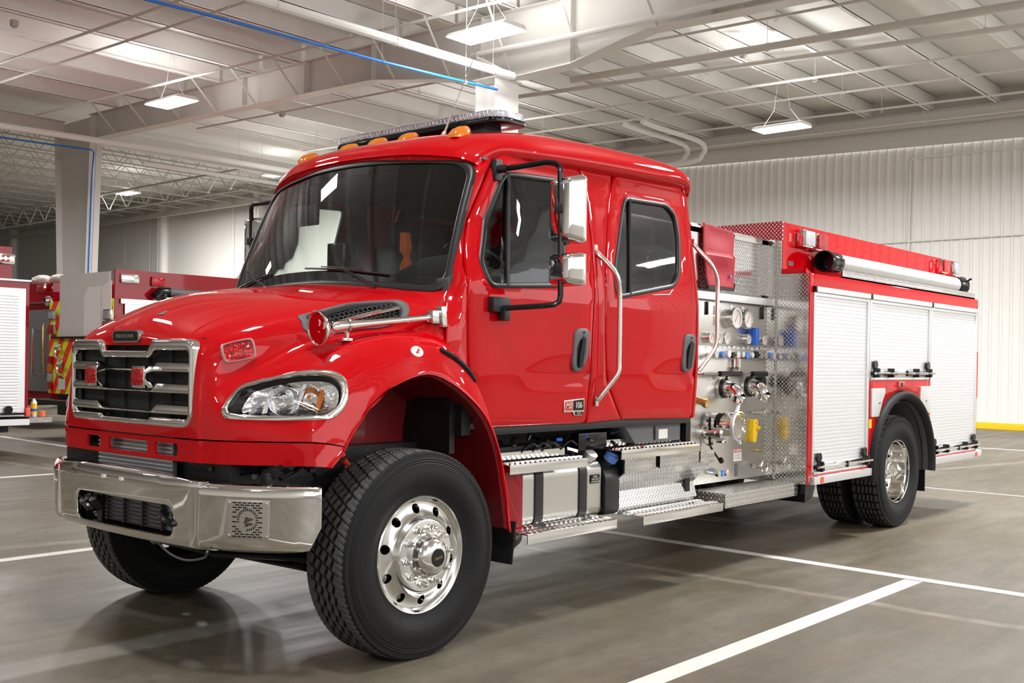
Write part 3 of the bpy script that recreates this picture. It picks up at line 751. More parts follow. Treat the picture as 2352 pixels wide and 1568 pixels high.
for s, nm in ((-1, 'driver'), (1, 'passenger')):
    dr = panel('front_door', D1, [shrink(W1, .018)], SF(s, .45, 1.51), .045, 'red', TRUCK, step=.05, edge=.012, esp=.025, ang=60)
    panel('door_inner_trim', shrink(D1, .03), [shrink(W1, -.01)], lambda x, z, w, s=s: Vector((x, (side_y(x, z) - .047 - w) * s, z)), .02, 'grey', dr, step=.1, edge=0)
    gk = panel('window_gasket', W1, [shrink(W1, .034)], lambda x, z, w, s=s: Vector((x, (side_y(x, z) + .007 - w) * s, z)), .03, 'black', dr, step=.05, edge=.012, esp=.025, ang=70)
    panel('window_glass', shrink(W1, .028), [], lambda x, z, w, s=s: Vector((x, (side_y(x, z) - .012 - w) * s, z)), 0, 'tint', dr, step=.15, edge=0)
    mb = MB(); mb.tube([(.732, (side_y(.73, 1.93) - .002) * s, 1.93), (.842, (side_y(.84, 2.585) - .002) * s, 2.585)], .013, 6); mb.build('window_divider', 'black', dr)
    r2 = panel('rear_door', D2, [shrink(W2, .018)], SF(s, 1.80, 2.76), .045, 'red', TRUCK, step=.05, edge=.012, esp=.025, ang=60)
    panel('door_inner_trim', shrink(D2, .03), [shrink(W2, -.01)], lambda x, z, w, s=s: Vector((x, (side_y(x, z) - .047 - w) * s, z)), .02, 'grey', r2, step=.1, edge=0)
    panel('window_gasket', W2, [shrink(W2, .034)], lambda x, z, w, s=s: Vector((x, (side_y(x, z) + .007 - w) * s, z)), .03, 'black', r2, step=.05, edge=.012, esp=.025, ang=70)
    panel('window_glass', shrink(W2, .028), [], lambda x, z, w, s=s: Vector((x, (side_y(x, z) - .012 - w) * s, z)), 0, 'tint', r2, step=.15, edge=0)
    mb = MB(); mb.tube([(1.935, (side_y(1.93, 1.95) - .002) * s, 1.95), (2.045, (side_y(2.04, 2.595) - .002) * s, 2.595)], .012, 6); mb.build('window_divider', 'black', r2)
    panel('door_pillar', PIL, [], SF(s), .04, 'red', TRUCK, step=.05, edge=.010, esp=.03, ang=60)
    # rear corner and jamb behind the doors
    rc = roundpoly([(2.745, 1.125), (2.80, 1.128), (2.818, 1.6), (2.80, 2.55), (2.805, 2.76), (2.71, 2.77), (2.757, 2.72), (2.779, 2.35), (2.773, 1.6)], [.005, .03, .1, .1, .02, .01, .03, .2, .2], 4)
    panel('cab_rear_corner', rc, [], SF(s), .04, 'red', TRUCK, step=.05, edge=.008, esp=.03, ang=60)
    # A pillar: from the cowl up to the roof
    ap = MB(); rows = []
    for k in range(15):
        t = k / 14; z = 1.40 + (2.66 - 1.40) * t
        # door front edge x at this z
        K_ = [(1.3, .452), (1.6, .445), (2.03, .433), (2.2, .515), (2.346, .598), (2.5, .668), (2.6, .715), (2.7, .77)]
        for (za, xa_), (zb_, xb_) in zip(K_, K_[1:]):
            if za <= z <= zb_: xd = xa_ + (xb_ - xa_) * (z - za) / (zb_ - za)
        tw = max(0, min(1, (z - 1.875) / (2.66 - 1.875)))
        xw, yw = .368 + .300 * tw, .995 - .070 * tw
        if z < 1.875: xw, yw = .262 + .10 * max(0, (z - 1.7) / .175) ** 2 , 1.115 - .12 * max(0, (z - 1.7) / .175) ** 1.2 if z > 1.7 else 1.115
        xd -= .005; yd = side_y(xd, z)
        row = []
        for q in range(8):
            u = q / 7; x = xw * (1 - u) + xd * u; y = yw * (1 - u) + yd * u
            bulge = sin(pi * u) * .012; nx, ny = -(yd - yw), (xd - xw); L = hypot(nx, ny) + 1e-6
            row.append(Vector((x + nx / L * bulge, (y - -(ny / L) * bulge) * s if True else 0, z)))
        rows.append(row)
    vs = [p for r_ in rows for p in r_]; fs = [(j * 8 + i, j * 8 + i + 1, (j + 1) * 8 + i + 1, (j + 1) * 8 + i) for j in range(14) for i in range(7)]
    ap.faces(vs, fs); o = ap.build('windshield_pillar', 'red', TRUCK, ang=60)
    md = o.modifiers.new('s', 'SOLIDIFY'); md.thickness = .012; md.offset = -1
    # cab wall below the pillar, hidden by the fender in front
    mb = MB(); mb.bb((.40, 1.02 * s, 1.10), (.47, 1.10 * s, 1.42)); mb.build('cowl_side', 'grime', TRUCK)
    # door handle
    for (x0, dr_) in ((1.345, dr), (2.585, r2)):
        HX = lambda L: [(x0 + .065 + (x - x0 - .065) * 1.32, z) for x, z in L]
        hp = roundpoly(HX([(x0 + .012, 1.452), (x0 + .062, 1.450), (x0 + .118, 1.53), (x0 + .130, 1.695), (x0 + .105, 1.716), (x0 + .040, 1.714), (x0 + .016, 1.69), (x0 + .0, 1.50)]), [.02, .03, .04, .02, .02, .02, .02, .03], 4)
        hh = panel('door_handle', hp, [], lambda x, z, w, s=s: Vector((x, (side_y(x, z) + .012 - w) * s, z)), .02, 'grey', dr_, step=.03, edge=.008, esp=.015)
        hi = roundpoly(HX([(x0 + .028, 1.475), (x0 + .06, 1.472), (x0 + .10, 1.54), (x0 + .107, 1.64), (x0 + .085, 1.655), (x0 + .055, 1.65), (x0 + .028, 1.60)]), .02, 4)
        panel('handle_recess', hi, [], lambda x, z, w, s=s: Vector((x, (side_y(x, z) + .0135 - w) * s, z)), .001, 'gloss', dr_, step=.03, edge=0)
        yy = side_y(x0, 1.6); mb = MB(); mb.tube([(x0 + .086, (yy + .012) * s, 1.668), (x0 + .084, (yy + .034) * s, 1.65), (x0 + .066, (yy + .038) * s, 1.56), (x0 + .052, (yy + .034) * s, 1.49), (x0 + .048, (yy + .012) * s, 1.478)], .0095, 8)
        mb.build('handle_grip', 'grey', dr_)
        mb = MB(); mb.cyl((x0 + .082, (yy + .008) * s, 1.690), (x0 + .082, (yy + .016) * s, 1.690), .007, n=12); mb.build('key_lock', 'gloss', dr_)
    # grab rails
    y0 = side_y(1.6, 1.7)
    mb = MB(); pts = [(1.605, y0 - .04, 2.205), (1.607, y0 - .01, 2.175), (1.625, y0 + .035, 2.13), (1.655, y0 + .085, 2.055), (1.685, y0 + .09, 1.95), (1.690, y0 + .09, 1.75), (1.690, y0 + .09, 1.53), (1.685, y0 + .09, 1.45), (1.655, y0 + .07, 1.395), (1.60, y0 + .03, 1.31), (1.583, y0 + .01, 1.275)]
    pts = curve([(x, y * s, z) for x, y, z in pts], 4)
    mb.tube(pts, .016, 10); mb.box((1.605, (y0 - .042) * s, 2.215), (.03, .014, .06), None, .005); mb.box((1.582, y0 * s, 1.265), (.032, .014, .06), None, .005)
    mb.cyl((1.605, (y0 - .036) * s, 2.225), (1.605, (y0 - .030) * s, 2.225), .008, n=8); mb.build('grab_rail', 'brushed', TRUCK)
    mb = MB(); pts = [(2.815, 1.06, 2.36), (2.825, 1.09, 2.32), (2.88, 1.16, 2.22), (2.935, 1.18, 2.12), (2.945, 1.18, 2.0), (2.945, 1.18, 1.85), (2.945, 1.18, 1.70), (2.93, 1.17, 1.62), (2.87, 1.14, 1.53), (2.82, 1.11, 1.46)]
    mb.tube(curve([(x, y * s, z) for x, y, z in pts], 4), .016, 10); mb.box((2.812, 1.055 * s, 2.37), (.02, .03, .06), None, .004); mb.build('grab_rail', 'brushed', TRUCK)

# ---- windshield
def WS(u, v, w):
    s = u / .99; t = v
    xb, zb = .19 + .175 * s * s, 1.945 - .065 * s * s
    xt, zt_ = .495 + .170 * s * s, 2.705 - .052 * s * s
    x = xb * (1 - t) + xt * t - .02 * 4 * t * (1 - t); z = zb * (1 - t) + zt_ * t; y = s * (1.0 * (1 - t) + .925 * t)
    return Vector((x + w, y, z + w * .35))
def wrect(m):   # v in 0..1 ~ .81 m
    return roundpoly([(-1.0 + m, -.005 + m * 1.2), (1.0 - m, -.005 + m * 1.2), (1.0 - m, .995 - m * 1.2), (-1.0 + m, .995 - m * 1.2)], .15 - m * .4, 8)
panel('windshield_gasket', wrect(-.012), [wrect(.028)], lambda u, v, w: WS(u, v, w - .012), .03, 'black', TRUCK, step=.05, edge=.012, esp=.03, ang=70)
wsg = panel('windshield_glass', wrect(.015), [], lambda u, v, w: WS(u, v, w + .0), 0, 'ws', TRUCK, step=.06, edge=0, esp=.04)
# black frit border at the foot of the glass
frit = [(-.96, .02), (.96, .02), (.96, .10), (.80, .085), (.3, .105), (-.3, .105), (-.80, .085), (-.96, .10)]
panel('windshield_frit', frit, [], lambda u, v, w: WS(u, v, w + .004), 0, 'black', TRUCK, step=.06, edge=0, esp=.04)
# header between windshield and roof
hd_ = MB(); rows = []
for q in range(3):
    row = []
    for k in range(41):
        v = -5 + 10 * k / 40; a = RS(0, v); u = a.y / .925 * .99; b = WS(u, .96, .006); t = q / 2; row.append(b.lerp(a, t))
    rows.append(row)
hd_.faces([p for r_ in rows for p in r_], [(j * 41 + i, j * 41 + i + 1, (j + 1) * 41 + i + 1, (j + 1) * 41 + i) for j in range(2) for i in range(40)])
hd_.build('windshield_header', 'red', TRUCK, ang=60)
# cowl strip under the glass
mb = MB(); rows = []
for q, (v, w, dz) in enumerate(((.02, .02, 0), (-.02, .01, -.01), (-.06, .02, -.02))):
    rows.append([WS(-.82 + 1.64 * k / 40, v, w) + Vector((0, 0, dz)) for k in range(41)])
mb.faces([p for r_ in rows for p in r_], [(j * 41 + i, j * 41 + i + 1, (j + 1) * 41 + i + 1, (j + 1) * 41 + i) for j in range(2) for i in range(40)])
mb.build('cowl', 'black', TRUCK)
# painted corner between the hood and the windshield foot
for s in (-1, 1):
    mb = MB(); rows = []
    KB = [(1.5, WS(-.66, .0, .0)), (2.0, WS(-.86, .0, .0)), (2.5, WS(-.96, .005, .0)), (3.0, Vector((.372, -1.03, 1.87))), (4.0, Vector((.345, -1.10, 1.76))), (5.0, Vector((.37, -1.125, 1.58))), (6.0, Vector((.42, -1.135, 1.44)))]
    for v, b in KB:
        a = hood_S(.15, v) + Vector((0, 0, -.004)); rows.append([Vector((a.lerp(b, t).x, a.lerp(b, t).y * -s, a.lerp(b, t).z - .01 * sin(pi * t))) for t in (0, .25, .5, .75, 1.)])
    mb.faces([p for r_ in rows for p in r_], [(j * 5 + i, j * 5 + i + 1, (j + 1) * 5 + i + 1, (j + 1) * 5 + i) for j in range(len(KB) - 1) for i in range(4)]); mb.build('cowl_corner', 'red', TRUCK, ang=70)
# wipers
for pts, bl in ((((.19, -.62, 1.905), (.185, -.45, 1.985), (.165, -.32, 2.03)), ((.185, -.62, 2.0), (.125, .02, 2.035))),
                (((.175, .33, 1.93), (.165, .50, 2.00), (.17, .56, 2.045)), ((.135, .38, 2.03), (.21, .86, 2.0)))):
    mb = MB(); mb.tube(pts, [.010, .007, .005], 6); a, b = Vector(bl[0]), Vector(bl[1])
    P = []
    for k in range(9):
        t = k / 8; p = a.lerp(b, t); u = p.y / .91; P.append(WS(u * .93, (p.z - 1.93) / .76, -.016))
    mb.tube(P, .007, 6); mb.tube([p + Vector((-.012, 0, .012)) for p in P[2:7]], .004, 6); mb.build('wiper', 'black', TRUCK)

# ---- cab back, floor, firewall
mb = MB(); mb.prism([(-1.07, 1.13), (1.07, 1.13), (1.07, 1.9), (.98, 2.76), (-.98, 2.76), (-1.07, 1.9)], 2.785, 2.80, 'x'); mb.build('cab_back_wall', 'red', TRUCK)
mb = MB(); mb.bb((.42, -1.08, 1.13), (2.79, 1.08, 1.16)); mb.build('cab_floor', 'grey', TRUCK)
mb = MB(); mb.bb((.36, -1.05, 1.0), (.40, 1.05, 1.80)); mb.build('firewall', 'grime', TRUCK)
# sill under the doors
for s in (-1, 1):
    mb = MB(); mb.bb((.55, 1.04 * s, 1.09), (2.76, 1.085 * s, 1.135), .008); mb.build('door_sill', 'black', TRUCK)

# ---- interior
mb = MB()
prof = [(.36, 1.75), (.36, 1.95), (.42, 1.985), (.62, 2.0), (.82, 1.985), (.90, 1.93), (.92, 1.80), (.90, 1.40), (.60, 1.30), (.36, 1.30)]
mb.prism(prof, -1.02, 1.02, 'y', .01); dash = mb.build('dashboard', 'dash', TRUCK)
mb = MB(); 
for j in range(9):
    pass
rows = []
for j in range(13):
    y = -.95 + .68 * j / 12; h = sin(pi * j / 12) ** .7
    rows.append([(.55 - .05 * h, y, 1.99), (.56, y, 1.99 + .055 * h), (.66, y, 1.99 + .13 * h), (.80, y, 1.99 + .155 * h), (.93, y, 1.985 + .12 * h), (.94, y, 1.90)])
mb.faces([Vector(p) for r_ in rows for p in r_], [(j * 6 + i, j * 6 + i + 1, (j + 1) * 6 + i + 1, (j + 1) * 6 + i) for j in range(12) for i in range(5)]); mb.build('instrument_hood', 'dash', dash, ang=60)
mb = MB(); mb.bb((.55, .15, 1.99), (.85, .88, 2.03), .012); mb.build('dash_tray', 'dash', dash)
mb = MB(); c = Vector((1.02, -.62, 2.08)); ax = Vector((.62, 0, .78)).normalized(); e1 = Vector((0, 1, 0)); e2 = ax.cross(e1)
mb.tube([c + (e1 * cos(2 * pi * k / 32) + e2 * sin(2 * pi * k / 32)) * .225 for k in range(32)], .016, 8, True)
for a in (0, pi, -pi / 2): mb.tube([c - ax * .03, c + (e1 * cos(a) + e2 * sin(a)) * .22], .014, 6)
mb.cyl(c - ax * .06, c + ax * .0, .06, n=16); mb.cyl(c - ax * .35, c - ax * .05, .035, n=12); mb.build('steering_wheel', 'black', TRUCK)
def seat(x, y, w, nm='seat'):
    mb = MB(); mb.box((x, y, 1.58), (.50, w, .16), None, .05); mb.box((x, y, 1.36), (.36, w * .7, .40), None, .03)
    st = mb.build(nm, 'seat', TRUCK, ang=50)
    mb = MB(); mb.box((x + .27, y, 1.98), (.13, w * .94, .74), Matrix.Rotation(R(10), 3, 'Y'), .055); mb.build('backrest', 'seat', st, ang=50)
    mb = MB(); mb.box((x + .345, y, 2.42), (.10, w * .55, .18), Matrix.Rotation(R(6), 3, 'Y'), .04); mb.build('headrest', 'seat', st, ang=50)
    return st
seat(1.22, -.62, .50); seat(1.22, .62, .50)
for y in (-.72, 0, .72): seat(2.28, y, .46, 'rear_seat')
m_ = Matrix.Translation((1.415, -.62, 2.2)) @ Matrix.Rotation(R(-90), 4, 'Z') @ Matrix.Rotation(R(90), 4, 'X')
mb = MB(); mb.box((.66, .22, 2.14), (.13, .16, .21), None, .01); mb.bb((.60, .15, 2.03), (.72, .29, 2.045)); bx = mb.build('dash_terminal', 'gloss', TRUCK)
for z_ in (2.20, 2.12): mb = MB(); mb.cyl((.66, .30, z_), (.66, .315, z_), .02, n=10); mb.build('terminal_knob', 'black', bx)
mb = MB(); P = [(.05, 2.02), (.10, 2.04), (.105, 2.12), (.07, 2.18), (.11, 2.22), (.105, 2.34), (.06, 2.34), (.04, 2.24), (.06, 2.18), (.02, 2.10)]
mb.prism([(y - .05, z) for y, z in P], 1.0, 1.05, 'x', .006); mb.build('orange_tool_bracket', 'orange', TRUCK)
mb = MB(); mb.box((1.35, -.30, 2.12), (.16, .34, .26), None, .05); mb.box((1.30, -.33, 2.32), (.13, .15, .17), None, .05); mb.box((1.30, -.46, 2.10), (.1, .10, .10), None, .02); mb.build('console_equipment', 'black', TRUCK)
mb = MB(); mb.prism([(-.50, 2.04), (-.38, 2.05), (-.34, 2.09), (-.46, 2.10)], 1.15, 1.20, 'x'); mb.build('console_tag', 'yellow', TRUCK)
mb = MB(); mb.box((.66, .58, 2.455), (.03, .20, .14), None, .025); mb.cyl((.66, .58, 2.52), (.66, .60, 2.60), .012, n=8); im = mb.build('interior_mirror', 'black', TRUCK)
mb = MB(); mb.box((.685, .58, 2.455), (.004, .17, .11), None, .002); mb.build('mirror_glass', 'chrome', im)
# sun visors / seat text
# ---- badge on the driver's door
yb_ = -(side_y(1.36, 1.24)) - .002
mb = MB(); mb.prism([(1.262, 1.205), (1.352, 1.205), (1.362, 1.185), (1.372, 1.183), (1.442, 1.183), (1.452, 1.205), (1.462, 1.208), (1.462, 1.287), (1.262, 1.275)], yb_ - .006, yb_ + .004, 'y', .002)
bd = mb.build('door_badge', 'chrome', TRUCK)
mb = MB(); mb.prism([(1.272, 1.214), (1.345, 1.214), (1.345, 1.272), (1.272, 1.268)], yb_ - .0072, yb_ - .005, 'y'); mb.build('badge_red_field', 'label_r', bd)
mb = MB(); mb.prism([(1.353, 1.214), (1.455, 1.214), (1.455, 1.280), (1.353, 1.274)], yb_ - .0072, yb_ - .005, 'y'); mb.prism([(1.372, 1.186), (1.443, 1.186), (1.446, 1.206), (1.368, 1.206)], yb_ - .0072, yb_ - .005, 'y'); mb.build('badge_black_field', 'gloss', bd)
sh = Matrix(((1, .22, 0, 0), (0, 1, 0, 0), (0, 0, 1, 0), (0, 0, 0, 1)))
def T(x, z, y): return Matrix.Translation((x, y, z)) @ SIDE
text_mesh('badge_lettering', 'M2', .046, 'chrome', bd, T(1.308, 1.243, yb_ - .008) @ sh, .001, .0012)
text_mesh('badge_lettering', '106', .050, 'chrome', bd, T(1.404, 1.245, yb_ - .008), .001, .0015, space=.92)
text_mesh('badge_lettering', 'PLUS', .017, 'chrome', bd, T(1.407, 1.196, yb_ - .008) @ sh, .001, .0004)

# ---- mirrors
for s in (-1, 1):
    mb = MB(); P = [(.765, 1.03, 2.605), (.765, 1.14, 2.602), (.785, 1.36, 2.61), (.80, 1.41, 2.60), (.81, 1.43, 2.575), (.812, 1.432, 2.54), (.818, 1.435, 2.2), (.825, 1.435, 1.87), (.82, 1.43, 1.84), (.80, 1.41, 1.822), (.76, 1.36, 1.815), (.64, 1.17, 1.80)]
    mb.tube([(x, y * s, z) for x, y, z in P], .016, 10); ma = mb.build('mirror_arm', 'gloss', TRUCK)
    mb = MB(); mb.box((.765, 1.0 * s, 2.60), (.06, .05, .125), None, .014); mb.cyl((.765, 1.0 * s, 2.605), (.765, 1.09 * s, 2.602), .024, n=12); mb.build('arm_bracket', 'black', ma)
    mb = MB(); mb.box((.635, 1.15 * s, 1.82), (.14, .05, .085), None, .014); mb.box((.66, 1.17 * s, 1.765), (.05, .05, .07), None, .012); mb.build('arm_bracket', 'black', ma)
    for (z0, z1, x1) in ((2.155, 2.545, .30), (1.925, 2.115, .30)):
        mb = MB(); t = bmesh.new(); bmesh.ops.create_cube(t, size=1.)
        bmesh.ops.scale(t, vec=(.125, .235, z1 - z0), verts=t.verts)
        for v in t.verts:
            if v.co.x < 0: v.co.y *= .72; v.co.z *= .86
        bmesh.ops.bevel(t, geom=t.edges[:], offset=.035, segments=4, affect='EDGES', profile=.6)
        mb.merge(t, Matrix.Translation((.870, 1.43 * s, (z0 + z1) / 2)) @ Matrix.Rotation(R(12 * s), 4, 'Z')); hs = mb.build('mirror_housing', 'chrome', ma, ang=60)
        mb = MB(); mb.box((.935, (1.43) * s + .012 * s, (z0 + z1) / 2), (.006, .19, (z1 - z0) * .88), Matrix.Rotation(R(12 * s), 3, 'Z')); mb.build('mirror_glass', 'chrome', hs)
        mb = MB(); q = Matrix.Translation((.812, 1.43 * s, (z0 + z1) / 2)) @ Matrix.Rotation(R(90), 4, 'Y')
        mb.lathe([(.001, 0), (.05, .0), (.062, .012)], 24, q @ Matrix.Diagonal((1.3 * (z1 - z0) / .2 * .9 if z1 - z0 < .3 else 2.3, .75, 1, 1))); mb.build('housing_recess', 'gloss', hs)
        mb = MB(); mb.box((.815, 1.432 * s, (z0 + z1) / 2 + .0), (.05, .055, .055), None, .012); mb.build('mirror_clamp', 'black', hs)

# ---- roof lights
for y, z in ((.69, 2.838), (.28, 2.852), (0, 2.855), (-.28, 2.852), (-.72, 2.833)):
    mb = MB(); rows = []
    for k, (x, h, w) in enumerate(((-.075, .0, .03), (-.07, .018, .034), (-.045, .040, .036), (.0, .054, .036), (.04, .055, .034), (.062, .045, .028), (.07, .01, .024))):
        rows.append([(x, -w, -.012 + x * .15), (x, -w, h * .6 + x * .15), (x, -w * .6, h + x * .15), (x, w * .6, h + x * .15), (x, w, h * .6 + x * .15), (x, w, -.012 + x * .15)])
    vs = [Vector(p) + Vector((.75, y, z)) for r_ in rows for p in r_]
    mb.faces(vs, [(j * 6 + i, j * 6 + i + 1, (j + 1) * 6 + i + 1, (j + 1) * 6 + i) for j in range(6) for i in range(5)] + [(0, 1, 2, 3, 4, 5), tuple(reversed(range(36, 42)))])
    mk = mb.build('roof_marker_light', 'amber', TRUCK, ang=50)
    mb = MB(); mb.box((.755, y, z + .012), (.09, .05, .035), None, .01); mb.build('marker_reflector', 'orange', mk)
# light bar
mb = MB(); outl = roundpoly([(a_, b_ * .925) for a_, b_ in [(1.02, -.80), (1.10, -.86), (1.26, -.86), (1.30, -.80), (1.30, .80), (1.26, .86), (1.10, .86), (1.02, .80), (1.0, .5), (1.0, -.5)]], .06, 5)
mb.prism(outl, 2.965, 2.995, 'z', .008); lb = mb.build('light_bar', 'gloss', TRUCK)
mb = MB(); mb.prism([(1.15 + (x - 1.15) * .97, y * .985) for x, y in outl], 2.995, 3.042, 'z', .016); mb.build('light_bar_lens', 'led', lb)
mb = MB(); N = 44
for k in range(N):
    y = -.72 + 1.44 * k / (N - 1); mb.box((.998, y, 3.018), (.016, .020, .026), None, .004)
mb.build('led_modules', 'clear', lb)
for y in (.56, -.56):
    mb = MB(); mb.box((1.15, y, 2.925), (.16, .12, .09), None, .01); mb.build('light_bar_foot', 'black', lb)
mb = MB(); mb.cyl((.93, -.39, 2.875), (.93, -.39, 2.90), .022, .014, 14); mb.tube([(.93, -.39, 2.90), (.945, -.40, 2.93)], .012, 8); mb.tube([(.945, -.40, 2.93), (.965, -.45, 3.06)], .007, 6); mb.tube([(.965, -.45, 3.06), (1.0, -.62, 3.43)], .0035, 5)
mb.build('roof_antenna', 'brushed', TRUCK)
# ------------------------------------------------------------------ wheels
def tire_mesh(Rr=.53, hw=.140, kind='front'):
    """axis along local Z, outer side = +Z"""
    mb = MB(); bm = mb.bm
    tw = hw - .018
    if kind == 'front': gro = [-.066, -.024, .022, .064]; P = 52; sk = .36; gd = .014
    else: gro = [-.072, -.03, 0.006, .042, .078]; P = 40; sk = .0; gd = .016
    cols = [-tw]
    for g in gro: cols += [g - .009, g - .0045, g + .0045, g + .009] if kind == 'front' else [g - .008, g - .004, g + .004, g + .008]
    cols += [tw]; cols = sorted(cols)
    # extra columns for rib middles
    C = [];
    for a, b in zip(cols, cols[1:]):
        C.append(a)
        if b - a > .02: C.append((a + b) / 2)
    C.append(cols[-1]); SUB = 8; N = P * SUB
    rings = []
    for k in range(N):
        row = []
        for c in C:
            r = Rr - .006 * (abs(c) / tw) ** 2.5; z = c
            isg = any(abs(c - g) < .0052 for g in gro); edge_ = min(abs(c - g) for g in gro)
            ph = (k % SUB) / SUB
            zz = sin(2 * pi * ph) * (.0065 if kind == 'front' else .004)
            if edge_ < .011: z += zz
            a = 2 * pi * k / N + sk * (c / tw) * .35
            if isg: r -= gd
            elif k % SUB == 0 and abs(c) < tw - (.025 if kind == 'front' else -1): r -= (.007 if kind == 'front' else .012)
            elif k % SUB == 0 and kind != 'front': r -= .010
            if kind == 'front' and abs(c) >= tw - 1e-6 and k % 4 < 1: r -= .008
            row.append(bm.verts.new((r * cos(a), r * sin(a), z)))
        rings.append(row)
    for k in range(N):
        a, b = rings[k], rings[(k + 1) % N]
        for i in range(len(C) - 1):
            f = bm.faces.new((a[i], b[i], b[i + 1], a[i + 1])); f.material_index = 0 if not (any(abs((C[i] + C[i + 1]) / 2 - g) < .008 for g in gro) or (k % SUB == 0 and (kind != 'front' or abs((C[i] + C[i + 1]) / 2) < tw - .025))) else 2
    # sidewalls (both sides)
    prof = [(Rr - .010, tw + .004), (Rr - .016, tw + .012), (Rr - .030, hw - .006), (Rr - .040, hw - .004), (Rr - .044, hw + .001), (Rr - .050, hw - .001), (Rr - .056, hw + .003), (Rr - .062, hw + .001), (Rr - .068, hw + .005), (Rr - .076, hw + .005), (Rr - .10, hw + .010), (Rr - .14, hw + .011), (Rr - .17, hw + .004), (Rr - .195, hw - .010), (Rr - .215, hw - .020), (Rr - .228, hw - .024), (.287, hw - .028)]
    for sgn, src in ((1, -1), (-1, 0)):
        prev = [rings[k][src] for k in range(N)]
        M2 = N // 4
        # first stitch from N to N ring, then sidewall rings
        for q, (r, h) in enumerate(prof):
            cur = []
            for k in range(N if q == 0 else N // 4):
                kk = k if q == 0 else k * 4
                a = 2 * pi * kk / N + sk * .35 * sgn
                rr = r - (.006 if (q == 0 and kk % 4 < 1 and kind == 'front') else 0)
                cur.append(bm.verts.new((rr * cos(a), rr * sin(a), h * sgn)))
            if q == 0:
                for k in range(N): f = bm.faces.new((prev[k], prev[(k + 1) % N], cur[(k + 1) % N], cur[k])); f.material_index = 1
            elif q == 1:
                K = len(cur)
                for k in range(K):
                    f = bm.faces.new([prev[(4 * k + j) % N] for j in range(5)] + [cur[(k + 1) % K], cur[k]]); f.material_index = 1
            else:
                K = len(cur)
                for k in range(K): f = bm.faces.new((prev[k], prev[(k + 1) % K], cur[(k + 1) % K], cur[k])); f.material_index = 1
            prev = cur
    bmesh.ops.recalc_face_normals(bm, faces=bm.faces)
    me = bpy.data.meshes.new('tire'); bm.to_mesh(me); bm.free(); smooth(me, 32)
    for m in ('tread', 'rubber', 'black'): me.materials.append(M[m])
    return me
def rim_front():
    prof = [(.2985, -.004), (.299, .002), (.295, .006), (.290, .004), (.286, -.006), (.279, -.018), (.268, -.026), (.252, -.026), (.225, -.016), (.205, -.004), (.193, .012), (.187, .026), (.180, .033), (.172, .035), (.095, .035), (.095, -.03), (.26, -.05), (.288, -.04)]
    mb = MB(); mb.lathe(prof, 80, None, True); o = mb.build('rimtmp', 'alu', None, sm=False)
    cs = []
    for k in range(10):
        a = 2 * pi * (k + .5) / 10; g = MB(); g.cyl((.236 * cos(a), .236 * sin(a), -.2), (.236 * cos(a), .236 * sin(a), .2), .0245, n=20); cs.append(g.build('c', 'black', None, sm=False))
    boolean(o, cs); me = o.data; bpy.data.objects.remove(o); me.name = 'wheel_rim'; smooth(me, 30); return me
def rim_rear():
    prof = [(.2985, -.004), (.299, .002), (.295, .006), (.289, .003), (.284, -.02), (.274, -.03), (.270, -.10), (.262, -.12), (.255, -.150), (.235, -.162), (.20, -.168), (.18, -.160), (.11, -.160), (.11, -.19), (.26, -.19), (.285, -.05)]
    mb = MB(); mb.lathe(prof, 80, None, True); o = mb.build('rimtmp', 'chrome', None, sm=False)
    cs = []
    for k in range(10):
        a = 2 * pi * (k + .5) / 10; g = MB(); g.cyl((.222 * cos(a), .222 * sin(a), -.3), (.222 * cos(a), .222 * sin(a), .2), .024, n=16); cs.append(g.build('c', 'black', None, sm=False))
    boolean(o, cs); me = o.data; bpy.data.objects.remove(o); me.name = 'wheel_rim'; smooth(me, 30); return me
TF, TR = tire_mesh(.531, .150, 'front'), tire_mesh(.527, .132, 'rear'); RF, RR = rim_front(), rim_rear()
def nut_mesh(L=.045):
    mb = MB(); mb.lathe([(.021, 0), (.021, .006), (.0165, .010), (.0165, .026), (.012, .034), (.010, .036), (.0001, .040)], 6); 
    mb.lathe([(.022, .0), (.022, .008), (.014, .009)], 14); mb.lathe([(.0125, .028), (.0125, .040), (.008, .047), (.0001, .049)], 12)
    bmesh.ops.recalc_face_normals(mb.bm, faces=mb.bm.faces)
    me = bpy.data.meshes.new('lug_nut'); mb.bm.to_mesh(me); mb.bm.free(); smooth(me, 40); me.materials.append(M['chrome']); return me
NUT = nut_mesh()
def lathe_mesh(name, prof, m, n=40):
    mb = MB(); mb.lathe(prof, n); bmesh.ops.recalc_face_normals(mb.bm, faces=mb.bm.faces)
    me = bpy.data.meshes.new(name); mb.bm.to_mesh(me); mb.bm.free(); smooth(me, 35); me.materials.append(M[m]); return me
HUBF = lathe_mesh('hub_cap', [(.118, .030), (.116, .040), (.108, .044), (.104, .052), (.100, .075), (.090, .098), (.074, .112), (.052, .120), (.046, .121)], 'alu')
CAPF = lathe_mesh('hub_badge', [(.046, .119), (.044, .124), (.0001, .125)], 'gloss')
HUBR = lathe_mesh('hub_cap', [(.112, -.165), (.11, -.150), (.085, -.145), (.082, -.075), (.078, -.065), (.062, -.06), (.058, -.045), (.0001, -.042)], 'chrome')
